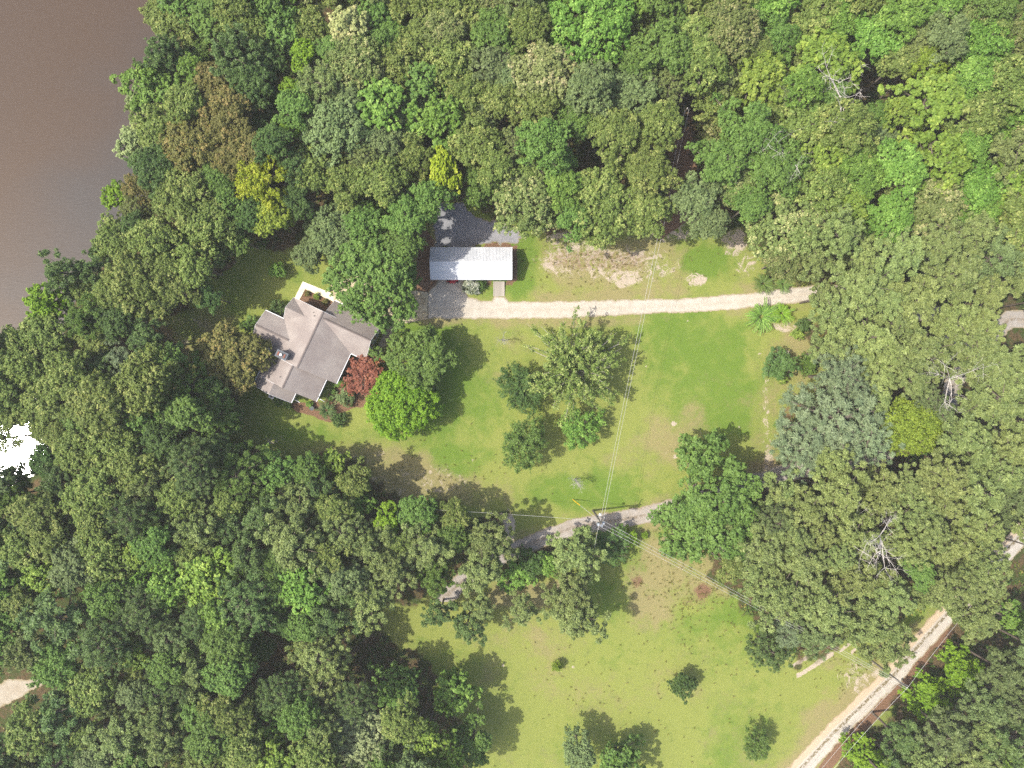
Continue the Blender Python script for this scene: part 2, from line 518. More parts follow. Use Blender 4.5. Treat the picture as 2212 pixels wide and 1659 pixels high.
def sheet(name, test, bounds, res, z, mat, centre=None, ragged=0.25, seed=5):
    """Flat sheet made of the grid cells for which test(P, Q, X, Y) is negative."""
    (x0, y1), (x1, y0) = gp(bounds[0], bounds[1])[:2], gp(bounds[2], bounds[3])[:2]
    xs, ys = np.arange(x0, x1, res), np.arange(y0, y1, res)
    X, Y = np.meshgrid(xs, ys)
    P, Q = X / K + CX, -Y / K + CY
    d = test(P, Q) * K + (fbm(X * 1.1, Y * 1.1, seed, 3) - .5) * ragged * 4
    cell = (d[:-1, :-1] + d[1:, 1:] + d[1:, :-1] + d[:-1, 1:]) < 0
    idx = np.arange(X.size).reshape(X.shape)
    f = np.stack([idx[:-1, :-1], idx[:-1, 1:], idx[1:, 1:], idx[1:, :-1]], -1)[cell]
    used, inv = np.unique(f.ravel(), return_inverse=True)
    f = inv.reshape(-1, 4)
    v = np.stack([X.ravel()[used], Y.ravel()[used], np.full(len(used), z)], -1)
    at = {"edge": ('POINT', 'FLOAT', np.clip(-d.ravel()[used], 0, 5))}
    if centre is not None:
        _, off = pdist(P.ravel()[used], Q.ravel()[used], centre)
        at["across"] = ('POINT', 'FLOAT', off * K)
    me = mesh_np(name, v, f, True, at, [mat])
    return tag(link(name, me), kind='structure')


def gravel_mat(name, light, dark, track=0.0, strip=None, edge=None):
    m, nt = new_mat(name)
    pos = position(nt)
    a = noise(nt, pos, .7, 5, .7)
    b = noise(nt, pos, 9.0, 3, .75)
    c = noise(nt, pos, 24.0, 2, .7)
    col = mixc(nt, ramp(nt, a, .2, .8), dark, light)
    col = mixc(nt, ramp(nt, b, .56, .76, 0, .25), col, tuple(x * .5 for x in dark[:3]) + (1,))
    col = mixc(nt, ramp(nt, c, .55, .75, 0, .5), col, (min(1, light[0] * 1.25), min(1, light[1] * 1.25), min(1, light[2] * 1.25), 1))
    if strip is not None:
        ac = N(nt, "ShaderNodeAttribute", attribute_name="across").outputs["Fac"]
        mid = mth(nt, 'ABSOLUTE', mth(nt, 'ADD', ac, mth(nt, 'MULTIPLY', mth(nt, 'SUBTRACT', a, .5), .5)))
        sf = mth(nt, 'MULTIPLY', ramp(nt, mid, .38, .12), ramp(nt, noise(nt, pos, 2.6, 3, .6), .36, .56))
        col = mixc(nt, mth(nt, 'MULTIPLY', sf, track), col, strip)
        if edge is not None:
            col = mixc(nt, ramp(nt, mth(nt, 'MULTIPLY', ac, -1.0), .25, .8, 0, .85), col, edge)
    e = N(nt, "ShaderNodeAttribute", attribute_name="edge").outputs["Fac"]
    ef = mth(nt, 'ADD', e, mth(nt, 'MULTIPLY', mth(nt, 'SUBTRACT', b, .5), .9))
    col = mixc(nt, ramp(nt, ef, .34, .02, 0, .75), col, L(170, 152, 108, .52))
    finish(nt, col, .95, .1, bump=mth(nt, 'ADD', b, c), bump_d=.06, bump_s=.8)
    return m


build_ground()

DRIVE = [(955, 600), (1000, 604), (1003, 625), (1012, 640), (1040, 651), (1062, 650), (1066, 640), (1088, 640), (1100, 652), (1237, 650), (1474, 645), (1618, 633), (1761, 616), (1900, 618), (2050, 670),
         (2110, 760), (2078, 765), (2010, 700), (1900, 664), (1760, 651), (1621, 665), (1575, 670), (1474, 675), (1237, 687), (1070, 690), (937, 688), (923, 690), (924, 630)]
drive_mat = gravel_mat("white_gravel", L(238, 228, 210, .50), L(216, 204, 184, .48), .25, L(196, 180, 150, .5))
DR = np.array(DRIVE)
sheet("gravel_driveway", lambda P, Q: sdist(P, Q, DR), (915, 590, 2130, 780), .13, .012, drive_mat, DRIVE_C, .12)
pad_mat = gravel_mat("grey_gravel", L(200, 198, 200, .46), L(168, 168, 172, .44))
PD = np.array([(950, 440), (1000, 436), (1030, 470), (1075, 480), (1110, 492), (1128, 512), (1118, 528), (1050, 525), (1000, 536), (940, 536), (936, 500)])
sheet("gravel_pad", lambda P, Q: sdist(P, Q, PD), (920, 425, 1145, 545), .13, .008, pad_mat, None, .3)
road_mat = gravel_mat("dirt_road_gravel", L(236, 226, 210, .50), L(216, 206, 190, .46), .95, L(156, 140, 100, .4), L(232, 206, 170, .48))


def road_test(P, Q):
    d, o = pdist(P, Q, ROAD_C)
    return d - 22


sheet("dirt_road", road_test, (1600, 1040, 2300, 1740), .15, .010, road_mat, ROAD_C, .16)
mid_mat = gravel_mat("track_gravel", L(216, 208, 198, .48), L(196, 180, 158, .44), .55, L(150, 128, 96, .42))
sheet("dirt_track", lambda P, Q: pdist(P, Q, MID_C)[0] - 19, (940, 600, 2300, 1300), .15, .006, mid_mat, MID_C, .16)
SP = np.array([(-80, 1500), (20, 1468), (60, 1468), (92, 1455), (90, 1478), (60, 1498), (0, 1528), (-80, 1570)])
SPg = np.array([gp(x, y)[:2] for x, y in SP])
sheet("sandy_path", lambda P, Q: sdist(P, Q, SP), (-90, 1440, 110, 1590), .15, .010, gravel_mat("pale_sand", L(224, 212, 190, .46), L(206, 190, 164, .42)), None, .2)

# ------------------------------------------------------------------ water
m, nt = new_mat("muddy_lake_water")
pos = position(nt)
w1 = noise(nt, pos, 0.018, 2, .5)
w2 = N(nt, "ShaderNodeMapping"); nt.links.new(pos, w2.inputs[0]); w2.inputs["Rotation"].default_value = (0, 0, .35); w2.inputs["Scale"].default_value = (.6, 2.0, 1)
w3 = noise(nt, w2.outputs[0], 1.3, 3, .6, .5)
w4 = noise(nt, w2.outputs[0], 5.0, 2, .6)
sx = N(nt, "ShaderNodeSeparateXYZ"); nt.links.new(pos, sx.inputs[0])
refl_tint = mth(nt, 'ADD', mth(nt, 'MULTIPLY', mth(nt, 'ADD', sx.outputs[0], 66.0), .030), mth(nt, 'MULTIPLY', mth(nt, 'SUBTRACT', 52.0, sx.outputs[1]), .018))  # brown-to-grey reflection and vignette gradient, painted into the water colour
refl_tint = mth(nt, 'ADD', refl_tint, mth(nt, 'MULTIPLY', mth(nt, 'SUBTRACT', noise(nt, pos, .045, 3, .5, .8), .5), 1.1))
wc = mixc(nt, ramp(nt, refl_tint, -.35, .75), L(128, 104, 82, .26), L(112, 110, 108, .26))
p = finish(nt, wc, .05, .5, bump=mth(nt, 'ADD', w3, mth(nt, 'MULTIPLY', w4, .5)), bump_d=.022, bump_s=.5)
p.inputs["IOR"].default_value = 1.33
x0, x1 = -900, gp(392, 0)[0]
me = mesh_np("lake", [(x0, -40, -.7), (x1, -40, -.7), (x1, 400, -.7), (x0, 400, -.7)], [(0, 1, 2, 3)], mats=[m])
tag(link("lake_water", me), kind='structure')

# ------------------------------------------------------------------ foliage prototypes
BARK = plain("grey_bark", L(150, 138, 124, .5), .9, .1, .35, 6)
PALE = plain("pale_bark", L(196, 188, 176, .6), .85, .1, .25, 5)
PBARK = plain("pine_bark", L(128, 116, 104, .5), .9, .1, .35, 6)
DEADW = plain("bleached_dead_wood", L(206, 198, 188, .75), .85, .1, .2, 4)


def unit(a):
    return a / (np.linalg.norm(a, axis=-1, keepdims=True) + 1e-9)


def leaf_quads(c, n, size, width, r, fold=.35, tang=None):
    """Folded diamond leaves at c with normals n."""
    m = len(c)
    t = unit(np.cross(n, unit(r.normal(size=(m, 3))))) if tang is None else unit(tang - n * np.sum(tang * n, -1, keepdims=True))
    b = np.cross(n, t)
    s = size[:, None]
    w = (size * width)[:, None]
    f = n * (s * fold * r.uniform(-.3, 1, (m, 1)))
    v = np.stack([c - t * s * .5, c + b * w * .5 + f * .5, c + t * s * .5, c - b * w * .5 + f * .5], 1).reshape(-1, 3)
    return v


def pack(name, v, tint, lobe, mats=()):
    n = len(v) // 4
    f = np.arange(n * 4).reshape(-1, 4)
    return mesh_np(name, v, f, False, {"tint": ('FACE', 'FLOAT', tint), "lobe": ('FACE', 'FLOAT', lobe)}, mats)


def outline(r, k=5, amp=.16):
    ph = r.uniform(0, 6.28, k)
    am = r.normal(0, amp, k) / np.sqrt(np.arange(1, k + 1))
    return lambda a: 1 + sum(am[i] * np.cos((i + 1) * a + ph[i]) for i in range(k))


def broad_crown(seed, R, H, n_lobe, leaf, per, lobe_r=.2, open_=0.0, radial=0.0, width=.62, outamp=.16, spray=.27):
    """Returns (crown mesh, branches mesh). Crown spans z 0..H, radius about R."""
    r = np.random.default_rng(seed)
    out = outline(r, 5, outamp)
    i = np.arange(n_lobe)
    u = (i + .5) / n_lobe
    a = i * 2.39996 + r.uniform(-.35, .35, n_lobe)
    rr = np.sqrt(u) * .88 * out(a)
    rr = np.clip(rr + r.normal(0, .04, n_lobe), 0.02, 1.2)
    dome = np.sqrt(np.clip(1 - (np.clip(rr, 0, 1)) ** 2.2, 0.05, 1))
    z = H * (.28 + .58 * dome) + r.normal(0, .07 * H, n_lobe)
    C = np.stack([rr * R * np.cos(a), rr * R * np.sin(a), z], -1)
    # a lower skirt of lobes
    ns = n_lobe // 3
    a2 = r.uniform(0, 6.283, ns)
    r2 = r.uniform(.35, .95, ns) * out(a2)
    C = np.concatenate([C, np.stack([r2 * R * np.cos(a2), r2 * R * np.sin(a2), H * r.uniform(.08, .4, ns)], -1)])
    keep = r.uniform(size=len(C)) > open_
    C = C[keep]
    lr = R * lobe_r * r.uniform(.7, 1.35, len(C))
    V, T, B = [], [], []
    for j, (c, q) in enumerate(zip(C, lr)):
        n = int(per * (q / (R * lobe_r)) ** 2)
        # small separate sprays on every lobe make it knobbly, with shade between them
        k = max(5, n // 17)
        sp = unit(r.normal(size=(k, 3)) + np.array([0, 0, .55]))
        which = r.integers(0, k, n)
        flat = np.array([1, 1, .8])
        cen = c + sp * (q * r.uniform(.6, 1.12, k))[:, None] * flat
        e = unit(r.normal(size=(n, 3)) + np.array([0, 0, .4]))
        sr = spray * r.uniform(.7, 1.3, k)[which]
        p = cen[which] + e * (sr * r.uniform(.35, 1.0, n))[:, None]
        if radial:
            o = unit(np.array([c[0], c[1], .25 * R]))
            p = c + (p - c) + o * (np.sum((p - c) * o, -1, keepdims=True)) * radial
        nn = unit(e * .55 + sp[which] * .3 + r.normal(size=(n, 3)) * .38 + np.array([-.18, -.03, .5]))
        s = leaf * r.uniform(.65, 1.35, n)
        V.append(leaf_quads(p, nn, s, width, r))
        T.append(np.clip(r.uniform(0, 1, n) * .65 + (which % 5) * .08, 0, 1))
        B.append(np.full(n, r.uniform(0, 1)))
    crown = pack("crown", np.concatenate(V), np.concatenate(T), np.concatenate(B))
    mb = MB()
    sel = r.permutation(len(C))[:26]
    for j in sel:
        c = C[j]
        st = np.array([0, 0, H * r.uniform(-.1, .25)])
        mid = st + (c - st) * .5 + r.normal(0, .05 * R, 3)
        end = c + unit(c - st) * lr[j] * r.uniform(.3, .85)
        mb.tube([st, mid, end], [.045 * R * .8, .022 * R, .008 * R], 4, False)
        for q in range(2):
            e2 = c + unit(r.normal(size=3) + np.array([0, 0, .8])) * lr[j] * .95
            mb.tube([mid + (end - mid) * .5, e2], [.012 * R, .004 * R], 3, False)
    return crown, mb.mesh("branches", BARK)


def pine_crown(seed, R, H, n_tuft, tuft, per, needle=.34, droop=.15, outamp=.12, bare=.0):
    r = np.random.default_rng(seed)
    out = outline(r, 5, outamp)
    V, T, B = [], [], []
    mb = MB()
    nb = max(10, n_tuft // 11)
    tops = []
    for i in range(nb):
        u = (i + .5) / nb
        z0 = H * (1 - u) * .92
        a = i * 2.39996 + r.uniform(-.3, .3)
        ln = R * (0.25 + .75 * min(1, u * 1.5) ** .6) * out(a) * r.uniform(.8, 1.1)
        d = np.array([math.cos(a), math.sin(a), r.uniform(.1, .35)])
        st = np.array([0, 0, z0 * .9])
        en = st + d * ln
        mb.tube([st, (st + en) / 2 + np.array([0, 0, -.04 * R]), en], [.022 * R, .014 * R, .006 * R], 4, False)
        k = max(3, int(n_tuft / nb * (.4 + 1.2 * u)))
        for j in range(k):
            t = r.uniform(.28, 1.05)
            side = r.normal(0, .2 * R * (.5 + t * .6))
            p = st + d * ln * t + np.array([-math.sin(a), math.cos(a), 0]) * side + np.array([0, 0, r.normal(.05 * R, .08 * R)])
            if r.uniform() < bare: continue
            tops.append((p, i))
    for _ in range(7): tops.append((np.array([r.normal(0, .12 * R), r.normal(0, .12 * R), H * r.uniform(.84, .98)]), 0))
    for p, i in tops:
        q = tuft * r.uniform(.75, 1.3)
        n = int(per * (q / tuft) ** 2)
        up = unit(np.array([p[0] * .05, p[1] * .05, .5]) + r.normal(0, .25, 3))
        d = unit(r.normal(size=(n, 3)) + up * .8)
        base = p + d * q * .2
        mid = p + d * q * .68 * np.array([1, 1, .8])
        nn = unit(np.cross(d, r.normal(size=(n, 3))) + d * .3 + np.array([-.15, 0, .7]))
        V.append(leaf_quads(mid, nn, np.full(n, q * .95) * r.uniform(.7, 1.2, n), needle, r, .15, d))
        T.append(np.clip(r.uniform(0, .75, n) + .25 * (r.uniform() > .5), 0, 1))
        B.append(np.full(n, r.uniform(0, 1)))
    return pack("crown", np.concatenate(V), np.concatenate(T), np.concatenate(B)), mb.mesh("branches", PBARK)


def radial_crown(seed, R, H, n_br, per, leaf=.25):
    """Spreading crown of many fine ascending branches seen from above, leaves in plumes towards their ends."""
    r = np.random.default_rng(seed)
    out = outline(r, 7, .17)
    V, T, B = [], [], []
    mb = MB()
    for i in range(n_br):
        a = r.uniform(0, 6.283)
        u = r.uniform()
        ln = R * (.12 + .88 * u ** .7) * out(a) * r.uniform(.8, 1.08)
        st = np.array([r.normal(0, .25), r.normal(0, .25), H * r.uniform(.02, .3)])
        top = H * (1.0 - .66 * (ln / R) ** 2) * r.uniform(.86, 1.08)
        en = np.array([math.cos(a) * ln, math.sin(a) * ln, max(top, .1 * H)])
        mid = st * .45 + en * .55 + np.array([r.normal(0, .3), r.normal(0, .3), H * .08])
        tt = np.linspace(0, 1, 6)[:, None]
        pts = (1 - tt) ** 2 * st + 2 * tt * (1 - tt) * mid + tt ** 2 * en
        k = r.uniform(.55, 1.5)
        mb.tube(list(pts), [.05 * k, .04 * k, .032 * k, .024 * k, .018 * k, .01], 4, False)
        for w in range(int(r.integers(3, 7))):
            t0 = r.uniform(.35, 1.0)
            c0 = (1 - t0) ** 2 * st + 2 * t0 * (1 - t0) * mid + t0 ** 2 * en
            dirn = unit(unit(en - st) + r.normal(0, .4, 3) + np.array([0, 0, .1]))
            pl = r.uniform(.5, 1.1)
            n = int(per * pl)
            q = r.uniform(0, 1, (n, 1))
            p = c0 + dirn * q * pl + r.normal(0, .13, (n, 3)) * (1.2 - q * .5)
            d = unit(dirn + r.normal(0, .5, (n, 3)))
            nn = unit(np.array([-.25, 0, .9]) + r.normal(0, .45, (n, 3)))
            V.append(leaf_quads(p, nn, leaf * r.uniform(.7, 1.4, n), .5, r, .3, d))
            T.append(r.uniform(0, 1, n)); B.append(np.full(n, r.uniform()))
    return pack("crown", np.concatenate(V), np.concatenate(T), np.concatenate(B)), mb.mesh("branches", PALE)


def cedar_crown(seed, R, H, n, leaf=.3):
    """Small cone of short sprays."""
    r = np.random.default_rng(seed)
    u = r.uniform(0, 1, n)
    z = H * u ** .8
    a = r.uniform(0, 6.283, n)
    lob = np.sin(a * 5 + z * 3) * .16 + np.sin(a * 9 - z * 5) * .1
    rad = R * (1 - z / H * .9) * (1 + lob) * r.uniform(.7, 1.05, n)
    p = np.stack([rad * np.cos(a), rad * np.sin(a), z * .96 + .05], -1)
    d = unit(np.stack([np.cos(a), np.sin(a), r.uniform(.2, 1.0, n)], -1) + r.normal(0, .3, (n, 3)))
    nn = unit(np.cross(d, r.normal(size=(n, 3))) + np.array([0, 0, .4]))
    V = leaf_quads(p, nn, leaf * r.uniform(.7, 1.4, n), .4, r, .2, d)
    mb = MB().tube([(0, 0, -.1), (0, 0, H * .9)], [.05 * R, .01], 5)
    for k in range(14):
        zz = H * r.uniform(.1, .7); aa = r.uniform(0, 6.28)
        mb.tube([(0, 0, zz), (math.cos(aa) * R * (1 - zz / H) * .9, math.sin(aa) * R * (1 - zz / H) * .9, zz + .2)], [.02, .006], 3, False)
    return pack("crown", V, r.uniform(0, 1, n), np.clip(.5 + lob * 2, 0, 1)), mb.mesh("branches", BARK)


def frond_crown(seed, R, H, n_frond=26, per=26):
    r = np.random.default_rng(seed)
    V, T, B = [], [], []
    mb = MB()
    for i in range(n_frond):
        a = i * 2.39996
        ln = R * r.uniform(.6, 1.1)
        t = np.linspace(.15, 1, per)
        up = H * r.uniform(.5, 1.1)
        z = up * np.sin(t * 2.3) * .8
        c = np.stack([np.cos(a) * ln * t, np.sin(a) * ln * t, z], -1)
        side = np.array([-math.sin(a), math.cos(a), 0])
        for s in (-1, 1):
            d = unit(np.array([math.cos(a), math.sin(a), -.1]) * .7 + side * s)
            V.append(leaf_quads(c + d * .16, np.tile(unit(np.array([0, 0, 1.0]) + r.normal(0, .25, 3)), (per, 1)), np.full(per, .38) * (1.1 - t * .5), .32, r, .2, np.tile(d, (per, 1))))
            T.append(r.uniform(0, 1, per)); B.append(np.full(per, r.uniform()))
        mb.tube(c[::6], .012, 3, False)
    return pack("crown", np.concatenate(V), np.concatenate(T), np.concatenate(B)), mb.mesh("branches", BARK)


def trunk_mesh(name, mat, r0=.2, r1=.1, bend=.25, seed=1):
    r = np.random.default_rng(seed)
    pts = [(r.normal(0, bend * .3) * math.sin(t * 3.1), r.normal(0, bend * .3) * math.sin(t * 3.1), t) for t in (0, .25, .5, .75, 1.0)]
    pts[0] = (0, 0, -.03)
    return MB().tube(pts, [r0 * 1.25, r0, r0 * .9, (r0 + r1) / 2, r1], 7).mesh(name, mat, True)


PROTO = {}
def protos(kind, lst, R0, H0):
    PROTO[kind] = (lst, R0, H0)

protos('oak', [broad_crown(101 + i, 3.6, 4.2, 62 + 6 * (i % 3), .25, 230, .195, outamp=.26) for i in range(10)], 3.6, 4.2)
protos('bigoak', [broad_crown(131 + i, 5.4, 5.6, 120, .26, 250, .145, outamp=.24) for i in range(4)], 5.4, 5.6)
protos('leafy', [broad_crown(161 + i, 3.4, 4.6, 54, .34, 140, .2, .05, 0, .7, .24) for i in range(4)], 3.4, 4.6)
protos('dense', [broad_crown(171 + i, 4.6, 5.0, 120, .23, 250, .145, 0, 0, .55, .12) for i in range(2)], 4.6, 5.0)
protos('sparse', [broad_crown(181 + i, 3.6, 4.4, 60, .23, 170, .15, .1, .5, .5, .26) for i in range(2)], 3.6, 4.4)
protos('radial', [radial_crown(191, 6.4, 6.0, 190, 34)], 6.4, 6.4)
protos('pine', [pine_crown(201 + i, 3.4, 4.6, 235, .40, 66, outamp=.24) for i in range(8)], 3.4, 4.6)
protos('finepine', [pine_crown(221 + i, 3.4, 4.8, 400, .31, 52, .26) for i in range(2)], 3.4, 4.8)
protos('openpine', [pine_crown(231 + i, 3.2, 5.2, 150, .44, 60, .3, bare=.12, outamp=.24) for i in range(3)], 3.2, 5.2)
protos('shrub', [broad_crown(241 + i, 1.3, 1.3, 22, .22, 60, .3) for i in range(3)], 1.3, 1.3)
protos('cedar', [cedar_crown(251 + i, 1.6, 2.8, 2600, .3) for i in range(2)], 1.6, 2.8)
protos('frond', [frond_crown(261, 2.4, 1.5)], 2.4, 1.5)
TRUNK = trunk_mesh("trunk", BARK, .2, .1)
PTRUNK = trunk_mesh("trunk", PBARK, .2, .1, .1, 4)

Q = .80   # leaf reflectances below are given as sRGB triples and scaled
def LM(name, a, b, c=None, **kw):
    return leaf_mat(name, L(*a, Q), L(*b, Q), L(*c, Q) if c else None, **kw)

LEAF = {
    'olive': LM("olive_leaves", (90, 110, 48), (140, 158, 78), (166, 174, 98)),
    'tan olive': LM("tan_olive_leaves", (92, 110, 54), (148, 162, 92), (182, 180, 122)),
    'mid-green': LM("mid_green_leaves", (76, 108, 44), (128, 158, 74)),
    'fresh green': LM("fresh_green_leaves", (84, 120, 44), (132, 168, 70), (150, 182, 84)),
    'bright green': LM("bright_green_leaves", (90, 130, 30), (148, 182, 50)),
    'pale olive': LM("pale_olive_leaves", (86, 112, 46), (138, 162, 76), (172, 186, 106)),
    'dark green': LM("dark_green_leaves", (58, 88, 40), (104, 132, 64)),
    'yellow': LM("yellow_leaves", (126, 148, 30), (184, 198, 58), (196, 204, 74), trans=.35),
    'yellow-green': LM("yellow_green_leaves", (96, 126, 46), (146, 170, 68), (160, 180, 78)),
    'lime': LM("lime_leaves", (108, 134, 42), (158, 178, 66)),
    'pale green': LM("pale_green_leaves", (120, 140, 84), (182, 194, 130)),
    'tan green': LM("tan_green_leaves", (108, 124, 66), (164, 172, 106), (188, 180, 130)),
    'cream green': LM("cream_green_leaves", (140, 154, 90), (206, 206, 140), (226, 214, 160)),
    'brownish olive': LM("brownish_olive_leaves", (98, 98, 48), (142, 142, 76), (166, 146, 88)),
    'grey-green': LM("grey_green_leaves", (88, 108, 62), (142, 160, 100)),
    'hazy grey-green': LM("hazy_grey_green_leaves", (126, 140, 90), (172, 180, 128), trans=.25),
    'red': LM("red_maple_leaves", (108, 60, 44), (152, 94, 68), (160, 110, 74), trans=.2),
    'pine green': LM("pine_needles", (92, 112, 60), (148, 162, 94), rough=.5, trans=.15),
    'dark pine': LM("dark_pine_needles", (66, 94, 50), (120, 144, 78), rough=.5, trans=.15),
    'yellowish pine': LM("yellowish_pine_needles", (98, 114, 58), (154, 166, 96), rough=.5, trans=.15),
    'blue-green': LM("blue_green_pine_needles", (90, 110, 76), (142, 158, 114), rough=.5, trans=.15),
    'variegated': LM("variegated_leaves", (110, 130, 90), (210, 214, 190), (236, 234, 220)),
}
scene_rng = np.random.default_rng(77)
TREES = []      # records for the labels
NAMES = {'pine': ('pine_tree', 'pine'), 'finepine': ('pine_tree', 'pine'), 'openpine': ('pine_tree', 'pine'), 'shrub': ('shrub', 'shrub'), 'cedar': ('small_conifer', 'small conifer'), 'frond': ('fronded_shrub', 'shrub')}


def slot(o, mat):
    if not o.data.materials:
        o.data.materials.append(mat)
    o.material_slots[0].link = 'OBJECT'
    o.material_slots[0].material = mat


def tree(kind, x, y, d, colour, h=None, label=None, sx=1.0, sy=1.0, branch=None, group=True, var=None, crown_h=1.0):
    """x, y, d: where and how large the crown shows in the picture; h: height in metres."""
    r = scene_rng
    lst, R0, H0 = PROTO[kind]
    small = kind in ('shrub', 'cedar', 'frond')
    if h is None:
        h = {'shrub': 1.4 * d / 34, 'cedar': 2.8 * d / 40, 'frond': 1.8}.get(kind) or (r.uniform(14.5, 18.5) if 'pine' in kind else r.uniform(12.5, 16.5))
    R = d / 2 * K * (1 - .8 * h / CAM_H)
    s = R / R0
    hz = min(s, 1.25) * crown_h * (r.uniform(.9, 1.1) if not small else 1)
    ch = min(H0 * hz, h * (.98 if small else .72))
    zc = h - ch * .55
    p = gp(x, y, zc)
    gz = float(ground_z(np.array([p[0]]), np.array([p[1]]))[0])
    gz = max(gz, -1.2)
    nm, word = NAMES.get(kind, ('broadleaf_tree', 'broadleaf tree'))
    root = bpy.data.objects.new(nm, None)
    COL.objects.link(root)
    root.empty_display_size = .5
    root.location = (p[0], p[1], gz)
    root.rotation_euler = (0, 0, r.uniform(0, 6.283) if sx == sy else 0)
    cm, bm = lst[int(r.integers(0, len(lst))) if var is None else var]
    z0 = h - ch - gz
    c = link("crown", cm, root, (0, 0, z0), (0, 0, 0), (s * sx, s * sy, ch / H0))
    slot(c, LEAF[colour])
    b = link("branches", bm, root, (0, 0, z0), (0, 0, 0), (s * sx, s * sy, ch / H0))
    if branch is not None: slot(b, branch)
    if not small:
        pine = 'pine' in kind
        link("trunk", PTRUNK if pine else TRUNK, root, (0, 0, 0), (0, 0, 0), (s * .95, s * .95, (z0 + ch * (.85 if pine else .45))))
    tag(root, None, 'shrub' if word == 'shrub' else 'tree')
    TREES.append(dict(o=root, x=x, y=y, d=d, colour=colour, word=word, label=label, kind=kind))
    return root


